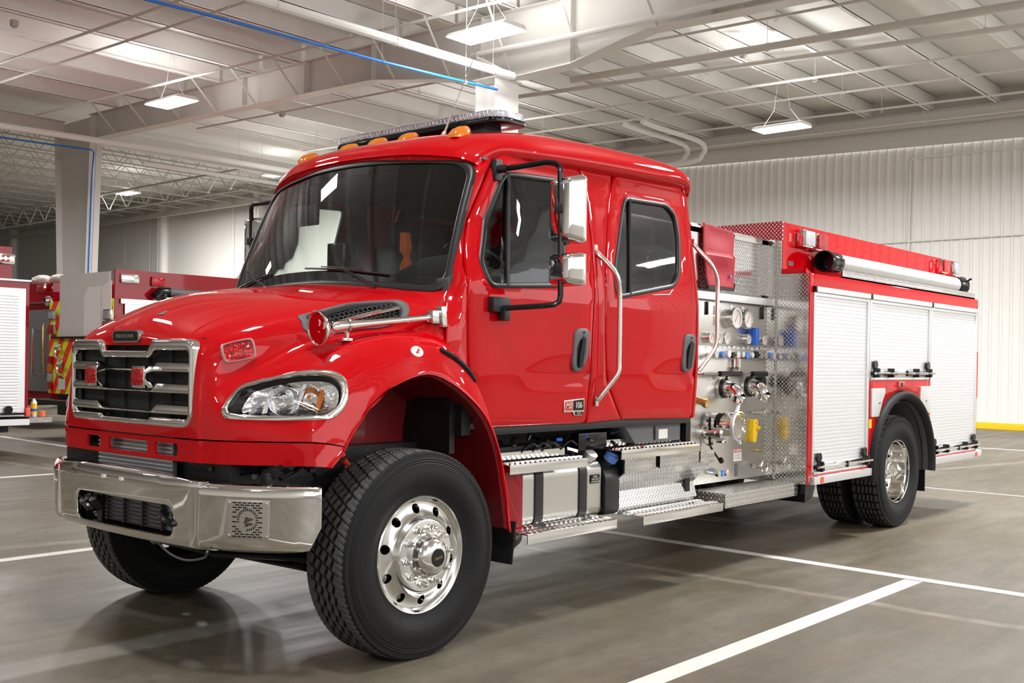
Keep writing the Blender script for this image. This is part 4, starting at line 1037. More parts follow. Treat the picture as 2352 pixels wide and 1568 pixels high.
def sidewall_text(parent, body, r, size, a0, hz, m='grey'):
    """lettering round the sidewall in the wheel's local XY plane"""
    n = len(body); mb_parts = []; mbx = MB()
    for i, ch in enumerate(body):
        if ch == ' ': continue
        c = bpy.data.curves.new('c', 'FONT'); c.body = ch; c.size = size; c.extrude = .0012; c.align_x = 'CENTER'
        o = bpy.data.objects.new('t', c); COL.objects.link(o); dg = bpy.context.evaluated_depsgraph_get(); me = bpy.data.meshes.new_from_object(o.evaluated_get(dg)); bpy.data.objects.remove(o); bpy.data.curves.remove(c)
        a = a0 - i * size * .85 / r
        me.transform(Matrix.Rotation(a, 4, 'Z') @ Matrix.Translation((0, r, hz))); mbx.bm.from_mesh(me); bpy.data.meshes.remove(me)
    return mbx.build('sidewall_lettering', m, parent, recalc=False, sm=False)
def wheel(x, y, z, s, front, inner=False, steer=0., spin=0.):
    """s -1 driver side (outer face towards -y)"""
    w = link('wheel', RF if front else RR, None, TRUCK)
    w.matrix_basis = Matrix.Translation((x, y * 1., z)) @ Matrix.Rotation(steer, 4, 'Z') @ (Matrix.Rotation(R(90), 4, 'X') if s < 0 else Matrix.Rotation(R(-90), 4, 'X')) @ Matrix.Rotation(spin, 4, 'Z')
    t = link('tire', TF if front else TR, None, w); t.location = (0, 0, -(.150 - .024) + .002 if front else -(.132 - .024) + .002)
    if inner: return w
    for k in range(10):
        a = 2 * pi * k / 10; n = link('lug_nut', NUT, None, w); n.location = (.1429 * cos(a), .1429 * sin(a), .034 if front else -.161)
    h = link('hub_cap', HUBF if front else HUBR, None, w)
    if front:
        link('hub_badge', CAPF, None, w)
    return w
WF = wheel(0, -1.249 + .035, .520, -1, True, steer=.0, spin=.1)
wheel(0, 1.249 - .035, .520, 1, True)
XR = 6.242
WR = wheel(XR, -1.2112, .525, -1, False, spin=.2); wheel(XR, -1.2112 + .345, .525, -1, False, True, spin=.12)
wheel(XR, 1.2112, .525, 1, False); wheel(XR, 1.2112 - .345, .525, 1, False, True)
sidewall_text(WR, 'MICHELIN', .395, .055, R(50), .021, 'grey')
sidewall_text(WF, 'MICHELIN', .392, .052, R(-118), .034, 'black')
sidewall_text(WF, 'XZY3', .392, .050, R(-40), .034, 'black')
mb = MB(); mb.box((.16, -.365, .032), (.035, .014, .002), Matrix.Rotation(R(25), 3, 'Z')); mb.build('tire_sticker', 'yellow', WF)
text_mesh('hub_lettering', 'Alcoa', .022, 'brass', WF, Matrix.Translation((0, 0, .126)) @ Matrix.Rotation(-.1 + .25, 4, 'Z'), .0005)
for x, w in ((0, 1.05), (XR, .6)):
    mb = MB(); mb.cyl((x, -w, .50), (x, w, .50), .07, n=14); mb.box((x, .0, .50), (.34, .5, .30), None, .08) if x else mb.bb((x - .07, -.9, .36), (x + .07, .9, .44), .02); mb.build('axle', 'dark', TRUCK)
mb = MB(); mb.tube([(-.40, -1.0, .52), (-.55, -.2, .47), (-.60, .9, .5)], .022, 8); mb.tube([(.3, .55, .5), (-.35, .2, .42), (-.4, -.8, .45)], .02, 8); mb.build('steering_linkage', 'gloss', TRUCK)
# things seen through the wheel arch
mb = MB()
for z in (.58, .62, .66): mb.box((0, -.48, z), (1.1, .09, .02), None, .004)
mb.box((-.16, -.62, 1.02), (.13, .12, .30), None, .02); mb.box((.10, -.60, 1.00), (.20, .10, .22), None, .03)
mb.build('suspension', 'gloss', TRUCK)
mb = MB(); mb.cyl((-.25, -.78, 1.14), (-.18, -.80, 1.0), .022, n=12); mb.cyl((-.17, -.80, .98), (-.12, -.80, .93), .018, n=12); mb.build('shock_absorber', 'stripered', TRUCK)
mb = MB(); mb.cyl((-.255, -.785, 1.135), (-.232, -.79, 1.09), .0235, n=12); mb.cyl((-.145, -.80, .955), (-.125, -.80, .925), .0195, n=12); mb.build('shock_sleeve', 'label_w', TRUCK)
# ------------------------------------------------------------------ chassis between cab and body
mb = MB()
for y in (-.42, .42): mb.bb((.4, y - .04, .62), (8.2, y + .04, .88), .01)
fr_ = mb.build('chassis_rail', 'dark', TRUCK)
rnd = random.Random(11)
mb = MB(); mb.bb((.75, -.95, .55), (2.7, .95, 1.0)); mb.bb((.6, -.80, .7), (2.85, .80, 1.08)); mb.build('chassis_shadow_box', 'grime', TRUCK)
mb = MB()
for k in range(30):
    x = .80 + rnd.random() * 1.6; y = -1.0 + rnd.random() * .12; z = .93 + rnd.random() * .12
    mb.cyl((x, y, z), (x + rnd.uniform(-.08, .08), y - rnd.random() * .03, z + rnd.uniform(-.05, .05)), rnd.uniform(.008, .025), n=8)
for k in range(8):
    x = .85 + rnd.random() * .8; mb.tube(curve([(x, -.98, .95), (x + .08, -1.02, 1.02), (x + .2, -1.0, .98), (x + .3, -.96, 1.05)], 4), .008, 6)
mb.build('engine_hoses', 'gloss', TRUCK)
mb = MB(); mb.bb((1.55, -1.02, .95), (1.85, -.95, 1.06), .01); mb.build('frame_box', 'gloss', TRUCK)
mb = MB(); mb.prism([(2.02, 1.09), (2.70, 1.09), (2.70, .97), (2.14, .97)], -1.04, -.90, 'y', .008); bx = mb.build('battery_cover', 'grey', TRUCK)
mb = MB(); mb.bb((2.36, -1.046, .985), (2.385, -1.04, 1.08), .004); mb.build('cover_latch', 'gloss', bx)
mb = MB(); mb.bb((2.42, -1.044, .99), (2.53, -1.04, 1.055)); mb.build('warning_label', 'label_w', bx)
mb = MB(); mb.cyl((1.62, -1.0, 1.04), (1.64, -1.02, 1.04), .015, n=10); mb.cyl((1.35, -1.0, 1.03), (1.38, -1.02, 1.03), .012, n=10); mb.build('coolant_plugs', 'blue', TRUCK)
mb = MB(); mb.bb((2.76, -1.05, .60), (2.82, 1.05, 1.12)); mb.build('cab_rear_bracket', 'dark', TRUCK)

def hump_plate(name, x0, x1, y0, y1, z, m='alu', n=None, drop=.05, rowsy=2, up=False, parent=TRUCK):
    """extruded aluminium grip tread: channel with rows of raised teeth; front lip folded down"""
    mb = MB(); t = .006
    mb.bb((x0, y0, z - t), (x1, y1, z)); mb.bb((x0, y0 - .006, z - drop), (x1, y0, z), .002)
    if up: mb.bb((x0, y1 - .006, z), (x1, y1, z + .05))
    st = mb.build(name, m, parent, ang=30)
    mb = MB(); n = n or int((x1 - x0) / .045)
    for r_ in range(rowsy):
        yc0 = y0 + (y1 - y0) * (r_ + .08) / rowsy; yc1 = y0 + (y1 - y0) * (r_ + .92) / rowsy
        for k in range(n):
            x = x0 + (x1 - x0) * (k + .5) / n
            K = 5; vs = []
            for q in range(K):
                t_ = q / (K - 1); y = yc0 + (yc1 - yc0) * t_; h = .012 * sin(pi * t_) ** .5 if 0 < q < K - 1 else 0.
                w = .010; dx = .010 * sin(pi * t_ * 2)
                vs += [(x + dx - w, y, z - .001), (x + dx, y, z + h), (x + dx + w, y, z - .001)]
            fs = []
            for q in range(K - 1): fs += [(3 * q, 3 * q + 3, 3 * q + 4, 3 * q + 1), (3 * q + 1, 3 * q + 4, 3 * q + 5, 3 * q + 2)]
            mb.faces(vs, fs)
    mb.build('grip_teeth', m, st, ang=20)
    return st
STEP = {}
# fuel tank with two steps (driver's side), mirrored tank on the passenger side
for s in (-1, 1):
    f = lambda a, b: (min(a * s, b * s), max(a * s, b * s))
    mb = MB(); pr = roundpoly([(-1.07, .535), (-.50, .535), (-.50, .89), (-1.07, .89)], [.06, .03, .05, .075], 6)
    mb.prism([(y * -s if s > 0 else y, z) for y, z in pr], .90, 1.725, 'x', .008); tk = mb.build('fuel_tank', 'tank', TRUCK, ang=40)
    for x in (1.10, 1.53):
        mb = MB(); pr2 = [(y * -s if s > 0 else y, z) for y, z in offset(ccw(pr), -.008)]
        mb.prism(pr2, x - .038, x + .038, 'x', .002); mb.build('tank_strap', 'black', tk)
    if s == -1:
        mb = MB(); mb.cyl((1.665, -.98, .86), (1.665, -1.02, .915), .036, n=18); mb.cyl((1.665, -1.02, .915), (1.665, -1.035, .935), .045, n=18); mb.build('fuel_cap', 'satin', tk)
        mb = MB(); mb.bb((1.61, -1.0765, .745), (1.70, -1.0745, .80)); lb_ = mb.build('tank_label', 'gloss', tk)
        for k, tx in enumerate(('DIESEL', 'FUEL ONLY', 'LOW SULFUR')): text_mesh('label_lettering', tx, .015, 'label_w', lb_, T(1.655, .787 - k * .016, -1.077), .0003)
        mb = MB(); mb.prism(roundpoly([(-1.09, .53), (-.6, .53), (-.6, .88), (-1.0, .88), (-1.09, .80)], .05, 4), 1.745, 1.905, 'x', .02); df = mb.build('exhaust_fluid_tank', 'black', TRUCK, ang=50)
        mb = MB(); mb.cyl((1.82, -1.02, .85), (1.83, -1.06, .885), .035, n=16); mb.build('filler_neck', 'black', df)
        mb = MB(); mb.cyl((1.83, -1.055, .88), (1.836, -1.08, .915), .046, n=10); mb.cyl((1.836, -1.08, .915), (1.838, -1.085, .925), .034, n=10); mb.build('blue_cap', 'paleblue', df)
mb = MB(); mb.prism(roundpoly([(.78, .52), (.90, .52), (.90, .92), (.74, .92)], .02, 3), -1.12, -1.04, 'y', .006); mb.build('fender_extension', 'maroon', TRUCK)
a = hump_plate('upper_step', .72, 1.44, -1.17, -.99, .925, drop=.055, up=True)
a = hump_plate('lower_step', .80, 1.66, -1.24, -1.02, .535, drop=.055, up=True)
a = hump_plate('upper_step', 1.80, 2.74, -1.17, -.98, .952, drop=.06, up=True, m='chrome')
a = hump_plate('lower_step', 1.92, 2.92, -1.26, -1.02, .525, drop=.055, up=True)
mb = MB(); mb.cyl((.88, -1.0, .46), (1.05, -.9, .46), .07, n=20); mb.build('air_tank', 'brushed', TRUCK)
# folded tread plate under the rear door
mb = MB(); mb.bb((1.90, -1.13, .80), (2.26, -1.118, .90), .002); mb.bb((2.31, -1.13, .80), (2.80, -1.118, .905), .002); mb.bb((2.83, -1.13, .80), (3.02, -1.118, .89), .002)
sp = mb.build('kick_plate', 'plate_xz', TRUCK)
mb = MB()
P = [(1.93, .80), (3.03, .82), (3.03, .56), (1.74, .56), (1.78, .64)]
mb.faces([(1.93, -1.12, .80), (3.03, -1.12, .82), (2.90, -1.03, .665), (1.80, -1.03, .665), (1.72, -1.06, .56), (2.90, -1.06, .56)], [(0, 1, 2, 3), (3, 2, 5, 4)])
o = mb.build('step_riser', 'plate_xz', TRUCK, sm=False); md = o.modifiers.new('s', 'SOLIDIFY'); md.thickness = .01
mb = MB(); mb.bb((1.80, -1.0, .56), (2.9, -.9, .90)); mb.build('riser_back', 'grime', TRUCK)

# ------------------------------------------------------------------ pump house
PY = -.88
mb = MB(); mb.bb((2.93, PY, .60), (4.29, .88, 2.06)); PH = mb.build('pump_house', 'brushed', TRUCK, sm=False)
mb = MB(); mb.bb((2.93, PY - .006, .60), (4.25, PY, 1.645), .001); pl = mb.build('lower_panel', 'brushed', PH)
mb = MB(); mb.bb((2.93, PY - .006, 1.655), (4.25, PY, 2.04), .001); pu = mb.build('upper_panel', 'brushed', PH)
mb = MB(); mb.bb((2.93, PY - .05, 2.035), (4.30, PY + .1, 2.05)); mb.bb((2.93, PY - .055, 1.995), (4.30, PY - .045, 2.05), .002); mb.build('top_shelf', 'satin', PH)
# crosslay housing above
mb = MB(); mb.bb((3.20, PY + .02, 2.05), (4.20, .84, 2.50)); mb.build('hose_bay_housing', 'plate_xz', PH, sm=False)
mb = MB(); mb.bb((3.66, PY - .0, 2.08), (3.71, PY + .03, 2.53)); mb.bb((4.16, PY - .0, 2.08), (4.25, PY + .03, 2.53)); mb.bb((3.05, PY, 2.08), (3.20, PY + .03, 2.56)); mb.bb((3.05, PY - .0, 2.495), (4.25, PY + .03, 2.53)); mb.build('bay_frame', 'alu', PH)
mb = MB(); mb.bb((3.05, PY - .01, 2.53), (4.25, .86, 2.545), .003); mb.build('bay_top', 'alu', PH)
def cover_f(x, z, w):
    y = PY - .03 - .012 * sin(z * 22) * sin((x - 3.2) * 7) - (.018 if z < 2.34 else 0)
    return Vector((x, y + w, z))
cv_ = panel('hose_bay_cover', [(3.235, 2.10), (3.62, 2.10), (3.655, 2.50), (3.64, 2.545), (3.20, 2.57), (3.20, 2.3)], [], cover_f, .012, 'redcloth', TRUCK, step=.02, edge=.004, esp=.02)
mb = MB(); mb.bb((3.235, PY - .055, 2.075), (3.62, PY - .03, 2.10)); mb.build('cover_strap', 'black', cv_)
mb = MB(); mb.cyl((3.56, PY - .05, 2.19), (3.56, PY - .056, 2.19), .014, n=12); mb.build('cover_snap', 'paleblue', cv_)
for x in (3.22, 3.63):
    mb = MB(); mb.tube([(x, PY - .04, 2.10), (x + .015, PY - .045, 2.12), (x, PY - .045, 2.14), (x - .012, PY - .045, 2.12)], .006, 6, True); mb.build('cover_hook', 'black', cv_)
def gauge(x, z, r, nm='pressure_gauge', y=PY, d=.05):
    mb = MB(); q = Matrix.Translation((x, y, z)) @ Matrix.Rotation(R(90), 4, 'X'); mb.lathe([(r, 0), (r, d * .7), (r * 1.12, d * .72), (r * 1.12, d), (r * .93, d), (r * .92, d * .9)], 28, q); g = mb.build(nm, 'chrome', PH)
    mb = MB(); mb.cyl((x, y, z), (x, y - d * .88, z), r * .93, n=28); mb.build('gauge_dial', 'offwhite', g)
    mb = MB(); mb.box((x, y - d * .9, z), (r * .06, .002, r * 1.1), Matrix.Rotation(R(35), 3, 'Y')); mb.build('gauge_needle', 'label_r', g)
gauge(3.645, 1.87, .072, d=.07); gauge(3.83, 1.868, .070, d=.07)
for x in (3.305, 3.425, 3.535, 3.878, 4.135): gauge(x, 1.71, .040)
mb = MB(); mb.box((3.95, PY - .05, 1.735), (.06, .07, .14), None, .012); mb.cyl((3.95, PY - .04, 1.80), (3.95, PY - .04, 1.67), .02, n=12); mb.build('tank_vision_valve', 'blue', PH)
for z in (1.925, 1.842):
    mb = MB(); mb.box((3.43, PY - .012, z), (.055, .022, .07), None, .006); g = mb.build('switch_plate', 'satin', PH); mb = MB(); mb.box((3.432, PY - .026, z), (.025, .01, .035), None, .003); mb.build('rocker_switch', 'grey', g)
for x in (3.283, 4.157):
    mb = MB(); mb.box((x, PY - .012, 1.932), (.016, .024, .10), None, .006); mb.build('panel_light', 'gloss', PH)
rnd = random.Random(5)
k = 0
for x in (3.30, 3.40, 3.49, 3.56, 3.63, 3.71, 3.78, 3.86, 3.93, 4.0, 4.08, 4.16, 4.22):
    z = 1.582 + (.004 * (k % 3)); m_ = ('chrome', 'paleblue', 'satin', 'gloss', 'chrome')[k % 5]
    mb = MB(); mb.cyl((x, PY, z), (x, PY - .08, z), .008, n=8); mb.cyl((x, PY - .065, z), (x, PY - .095, z), .022 if k % 2 else .028, n=14); mb.build('drain_knob', m_, PH)
    mb = MB(); mb.bb((x - .02, PY - .009, z + .045), (x + .02, PY - .006, z + .065)); mb.build('valve_label', 'satin', PH); k += 1
mb = MB(); mb.cyl((3.71, PY - .04, 1.555), (3.71, PY - .04, 1.49), .03, n=16); mb.cyl((3.71, PY - .04, 1.49), (3.71, PY - .04, 1.455), .032, .026, n=16); bb_ = mb.build('sediment_bowl', 'chrome', PH)
mb = MB(); mb.cyl((3.76, PY - .04, 1.585), (3.76, PY - .04, 1.555), .014, n=8); mb.build('bowl_knob', 'label_r', bb_)
for x0, x1 in ((3.20, 3.64), (3.70, 4.05)):
    mb = MB(); mb.cyl((x0 - .12 if x0 < 3.3 else x0 - .1, PY - .11, 1.437), (x1, PY - .11, 1.437), .007, n=8); mb.cyl((x0 - .1, PY, 1.437), (x0 - .1, PY - .11, 1.437), .008, n=8); h = mb.build('pull_handle', 'chrome', PH)
    mb = MB(); mb.cyl((x0 + .12, PY - .11, 1.437), (x1, PY - .11, 1.437), .021, n=12); mb.build('handle_grip', 'gloss', h)
# discharge elbows
def elbow(x, z, big=1.):
    mb = MB(); mb.cyl((x, PY, z), (x, PY - .02, z), .085 * big, n=24); mb.cyl((x, PY - .02, z), (x, PY - .06, z), .062 * big, n=20); e = mb.build('discharge_elbow', 'brushed', PH)
    mb = MB(); mb.tube(curve([(x, PY - .05, z), (x + .005, PY - .09, z - .003), (x + .01, PY - .125, z - .03), (x + .012, PY - .14, z - .06)], 5), .050 * big, 16); mb.build('elbow_body', 'chrome', e)
    mb = MB(); q = Matrix.Translation((x + .012, PY - .14, z - .05)) @ Matrix.Rotation(R(-155), 4, 'X'); mb.lathe([(.0001, .055), (.056 * big, .055), (.062 * big, .045), (.062 * big, .0), (.054 * big, -.01)], 20, q)
    for k in range(3):
        a = 2 * pi * k / 3; c = q @ Vector((.066 * cos(a), .066 * sin(a), .03)); mb.box(c, (.022, .022, .022), None, .005)
    mb.build('discharge_cap', 'chrome', e)
    mb = MB(); mb.tube([(x - .035, PY - .06, z + .07), (x - .05, PY - .075, z + .10), (x - .015, PY - .08, z + .10)], .012, 8); mb.cyl((x, PY - .015, z), (x, PY - .036, z), .079 * big, n=24); mb.build('elbow_flange_ring', 'gloss', e)
    return e
elbow(3.545, 1.325); elbow(3.94, 1.335, 1.05)
mb = MB(); mb.cyl((3.17, PY, 1.24), (3.17, PY - .07, 1.22), .028, n=16); mb.cyl((3.17, PY - .07, 1.22), (3.17, PY - .10, 1.215), .036, n=8); mb.build('brass_cap', 'brass', PH)
mb = MB(); mb.cyl((4.11, PY, 1.37), (4.11, PY - .06, 1.37), .045, n=16); mb.build('black_port', 'gloss', PH)
# main intake with mirror cap and long handles
q = Matrix.Translation((3.42, PY, 1.045)) @ Matrix.Rotation(R(90), 4, 'X') @ Matrix.Diagonal((.86, .86, .9, 1))
mb = MB(); mb.lathe([(.10, 0), (.10, .16), (.115, .165), (.118, .25), (.108, .262), (.098, .262), (.092, .245), (.0001, .245)], 36, q); it = mb.build('intake_cap', 'chrome', PH)
mb = MB(); mb.lathe([(.104, .07), (.112, .07), (.112, .11), (.104, .11)], 36, q); mb.build('intake_gasket', 'gloss', it)
mb = MB(); mb.lathe([(.121, .225), (.130, .235), (.130, .255), (.118, .262)], 36, q); mb.build('intake_rim', 'satin', it)
for a in (R(70), R(-60), R(140)):
    mb = MB(); c = q @ Vector((.12 * cos(a), .12 * sin(a), .2)); c2 = q @ Vector((.19 * cos(a), .19 * sin(a), .21)); mb.tube([c, c2], [.016, .013], 8); mb.build('cap_lug', 'satin', it)
q = Matrix.Translation((3.33, PY, .985)) @ Matrix.Rotation(R(90), 4, 'X')
mb = MB(); mb.lathe([(.085, 0), (.085, .02), (.055, .02), (.05, .10), (.058, .10), (.066, .11), (.066, .15), (.052, .165), (.0001, .165)], 24, q)
for k in range(6):
    a = 2 * pi * k / 6; mb.box(q @ Vector((.066 * cos(a), .066 * sin(a), .13)), (.02, .05, .02), None, .005)
i2 = mb.build('auxiliary_intake', 'chrome', PH)
for z_ in (1.075, .905): mb = MB(); mb.box((3.36, PY - .01, z_), (.05, .03, .03), None, .008); mb.build('intake_clamp', 'gloss', i2)
mb = MB(); mb.tube([(3.29, PY - .05, 1.11), (3.29, PY - .05, .90)], .009, 8); mb.tube([(3.29, PY - .05, .90), (3.30, PY - .07, .86), (3.37, PY - .09, .78)], .008, 8); mb.cyl((3.365, PY - .10, .79), (3.385, PY - .10, .77), .02, n=12); mb.build('primer_lever', 'gloss', PH)
mb = MB(); mb.prism(roundpoly([(3.975, .885), (4.03, .885), (4.045, .96), (4.055, 1.02), (4.045, 1.07), (3.98, 1.07), (3.97, .98)], .015, 3), PY - .045, PY - .004, 'y', .006); yp = mb.build('foam_fill_valve', 'yellow', PH)
mb = MB(); mb.cyl((4.03, PY - .04, 1.0), (4.04, PY - .07, 1.0), .016, n=12); mb.cyl((4.02, PY - .04, 1.045), (4.02, PY - .055, 1.045), .012, n=10); mb.build('valve_knob', 'yellow', yp)
mb = MB(); mb.cyl((3.98, PY - .03, 1.125), (4.16, PY - .06, 1.12), .007, n=8); mb.cyl((4.10, PY, 1.122), (4.10, PY - .06, 1.122), .016, n=10); mb.box((4.17, PY - .06, 1.12), (.05, .03, .035), None, .006); mb.build('control_lever', 'chrome', PH)
mb = MB(); mb.cyl((4.10, PY, .815), (4.10, PY - .04, .815), .012, n=10); mb.cyl((4.08, PY - .04, .815), (4.15, PY - .045, .812), .006, n=8); mb.build('drain_tap', 'brass', PH)
mb = MB(); mb.cyl((4.08, PY, .69), (4.08, PY - .09, .69), .014, n=10); mb.cyl((4.02, PY - .03, .69), (4.10, PY - .03, .69), .02, n=10); q = Matrix.Translation((4.08, PY - .09, .69)) @ Matrix.Rotation(R(90), 4, 'X')
mb.tube([q @ Vector((.05 * cos(2 * pi * k / 20), .05 * sin(2 * pi * k / 20), 0)) for k in range(20)], .008, 6, True); mb.build('hand_wheel_valve', 'chrome', PH)
mb = MB(); mb.bb((3.73, PY - .009, .745), (3.85, PY - .006, .835)); wl = mb.build('warning_plate', 'label_w', PH)
mb = MB(); mb.bb((3.735, PY - .0095, .812), (3.845, PY - .0088, .831)); mb.build('warning_banner', 'label_r', wl)
text_mesh('warning_lettering', 'WARNING', .016, 'label_w', wl, T(3.79, .8215, PY - .0102), .0002)
for k in range(4): text_mesh('warning_lettering', 'DEATH OR SERIOUS INJURY', .0075, 'gloss', wl, T(3.79, .800 - k * .013, PY - .0095), .0002)
mb = MB(); mb.bb((3.755, PY - .009, .625), (3.80, PY - .006, .725)); mb.build('rating_plate', 'grey', PH)
for x in (3.40, 3.46, 3.52):
    mb = MB(); mb.cyl((x, PY, .675), (x, PY - .07, .675), .016, n=10); mb.cyl((x, PY - .05, .675), (x, PY - .075, .675), .026, n=6); mb.build('test_port', 'chrome' if x != 3.46 else 'paleblue', PH)
for x, z in ((3.36, 1.395), (3.50, 1.40), (3.62, 1.405), (3.32, 1.125), (3.66, 1.965), (3.84, 1.96)):
    mb = MB(); mb.prism([(x + .024 * cos(2 * pi * k / 16), z + .013 * sin(2 * pi * k / 16)) for k in range(16)], PY - .009, PY - .006, 'y'); mb.build('gauge_name_tag', 'satin', PH)
# running board
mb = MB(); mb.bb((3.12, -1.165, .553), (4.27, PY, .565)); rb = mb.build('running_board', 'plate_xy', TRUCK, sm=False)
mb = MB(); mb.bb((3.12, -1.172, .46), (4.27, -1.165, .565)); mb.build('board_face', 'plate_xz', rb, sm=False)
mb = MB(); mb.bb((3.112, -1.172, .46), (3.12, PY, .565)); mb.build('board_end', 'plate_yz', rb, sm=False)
mb = MB(); mb.bb((3.12, -1.16, .45), (4.27, PY, .47)); mb.build('board_frame', 'dark', rb)
mb = MB(); mb.prism([(4.30, .545), (4.50, .545), (4.44, .43), (4.30, .40)], -1.22, -.9, 'y', .004); mb.build('body_bracket', 'gloss', TRUCK)

# ------------------------------------------------------------------ body
BX0, BX1, BY, BZ0, BZ1 = 4.29, 8.345, -1.25, .62, 2.255
for s in (-1, 1):
    y0, y1 = (BY, -.45) if s < 0 else (.45, -BY)
    mb = MB(); mb.bb((BX0 + .01, y0 + (.05 if s < 0 else 0), BZ0), (5.50, y1 - (.05 if s > 0 else 0), BZ1)); mb.bb((5.45, y0 + (.05 if s < 0 else 0), 1.44), (7.0, y1 - (.05 if s > 0 else 0), BZ1)); mb.bb((6.96, y0 + (.05 if s < 0 else 0), BZ0), (BX1, y1 - (.05 if s > 0 else 0), BZ1))
    bdy = mb.build('compartment_body', 'red', TRUCK, sm=False)
    def FY(x, z, w, s=s): return Vector((x, (1.25 - w) * s, z))
    face = [(BX0, .61), (5.46, .61), (5.46, .9)]
    arch = [(6.242 + .74 * cos(a), .56 + .72 * sin(a)) for a in [R(180 - 180 * k / 24) for k in range(25)]]
    face = [(BX0, .61), (5.502, .61)] + [p for p in arch if p[1] > .62] + [(6.982, .61), (BX1, .61), (BX1, BZ1), (BX0, BZ1)]
    h1 = [(4.36, .64), (5.44, .64), (5.44, 2.15), (4.36, 2.15)]; h2 = [(5.475, 1.40), (6.93, 1.40), (6.93, 2.15), (5.475, 2.15)]; h3 = [(6.965, .64), (8.315, .64), (8.315, 2.15), (6.965, 2.15)]
    fc = panel('side_skin', face, [h1, h2, h3], FY, .02, 'red', bdy, step=.15, edge=.003, esp=.08)
    for (x0, z0, x1, z1) in ((4.345, .625, 5.452, 2.152), (5.462, 1.39, 6.945, 2.152), (6.955, .625, 8.335, 2.152)):
        mb = MB(); ya = 1.252
        def B(a, b, y_0, y_1, bev=0.):
            mb.bb((a[0], min(y_0 * s, y_1 * s), a[1]), (b[0], max(y_0 * s, y_1 * s), b[1]), bev)
        B((x0, z0), (x0 + .035, z1), 1.20, 1.256, .003); B((x1 - .035, z0), (x1, z1), 1.20, 1.256, .003); B((x0, z1 - .045), (x1, z1), 1.20, 1.27, .006); B((x0, z1 - .075), (x1, z1 - .05), 1.20, 1.255, .003); B((x0, z0), (x1, z0 + .02), 1.20, 1.256, .002)
        rd = mb.build('roll_up_door', 'satin', TRUCK)
        mb = MB(); nsl = int((z1 - .07 - z0 - .02) / .031); P = []
        for k in range(nsl + 1):
            z = z0 + .02 + (z1 - .09 - z0) * k / nsl; h = (z1 - .09 - z0) / nsl
            P += [(1.2375, z), (1.2405, z + .003), (1.241, z + h * .5), (1.2405, z + h - .003)]
        vs = []; 
        for y, z in P: vs += [(x0 + .03, y * s, z), (x1 - .03, y * s, z)]
        mb.faces(vs, [(2 * i, 2 * i + 1, 2 * i + 3, 2 * i + 2) for i in range(len(P) - 1)]); mb.build('door_slats', 'satin', rd, ang=20)
        # lift bar
        mb = MB(); zb = z0 + .05; xa, xb = x0 + .02, x1 - .02; q = ((1.305) * s)
        mb.cyl((xa, q, zb + .01), (xb, q, zb + .01), .012, n=10); mb.box(((xa + xb) / 2, 1.25 * s, zb + .01), (xb - xa, .012, .035), None, .002); lbr = mb.build('lift_bar', 'chrome', rd)
        for xx in ((xa + .06, xb - .10) if x1 - x0 < 1.2 else (xa + .06, xa + (xb - xa) * .27, xb - (xb - xa) * .30, xb - .10)):
            mb = MB(); mb.prism([(xx, zb - .03), (xx + .05, zb - .02), (xx + .035, zb + .055), (xx + .01, zb + .055)], 1.25 * s, 1.31 * s, 'y', .006)
            if xx in (xa + .06, xb - .10): mb.cyl((xx + .025, 1.25 * s, zb + .085), (xx + .025, 1.275 * s, zb + .085), .040, n=16)
            mb.build('bar_latch', 'gloss', lbr)
        mb = MB(); mb.box(((xa + xb) / 2, 1.31 * s, zb + .01), (.03, .02, .055), None, .006); mb.build('bar_lock', 'gloss', lbr)
        mb = MB(); mb.box((x0 + .0, 1.262 * s, z1 - .022), (.03, .03, .05), None, .006); mb.build('rail_end_cap', 'gloss', rd)
    # rub rail
    for xa, xb in ((4.33, 5.49), (6.99, 8.36)): mb = MB(); mb.bb((xa, min(1.24 * s, 1.285 * s), .545), (xb, max(1.24 * s, 1.285 * s), .608), .004); rr = mb.build('rub_rail', 'satin', TRUCK)
    for xx in (4.47, 8.27): mb = MB(); mb.cyl((xx, 1.284 * s, .577), (xx, 1.291 * s, .577), .028 if s else .03, n=16); mb.build('side_reflector', 'refl_red', rr)
    # wheel arch: black rubber fender and red pocket
    mb = MB(); rows = []
    for k in range(33):
        a = R(186 - 192 * k / 32); c, sn = cos(a), sin(a); row = []
        for (dr, y) in ((.0, 1.20), (.02, 1.26), (.045, 1.30), (.075, 1.31), (.10, 1.29), (.105, 1.25)):
            row.append(Vector((6.242 + (.665 + dr) * c * 1.0, y * s, .56 + (.625 + dr) * sn)))
        rows.append(row)
    mb.faces([p for r_ in rows for p in r_], [(j * 6 + i, j * 6 + i + 1, (j + 1) * 6 + i + 1, (j + 1) * 6 + i) for j in range(32) for i in range(5)]); o = mb.build('rubber_wheel_fender', 'rubber', TRUCK, ang=60)
    mb = MB(); rows = []
    for k in range(33):
        a = R(186 - 192 * k / 32); rows.append([Vector((6.242 + .668 * cos(a), y * s, .56 + .628 * sin(a))) for y in (1.26, .9, .45)])
    mb.faces([p for r_ in rows for p in r_], [(j * 3 + i, j * 3 + i + 1, (j + 1) * 3 + i + 1, (j + 1) * 3 + i) for j in range(32) for i in range(2)]); mb.build('wheel_well', 'grey', TRUCK)
    mb = MB(); mb.bb((6.93, min(.55 * s, 1.22 * s), .28), (6.95, max(.55 * s, 1.22 * s), .75), .004); mb.build('mud_flap', 'rubber', TRUCK)
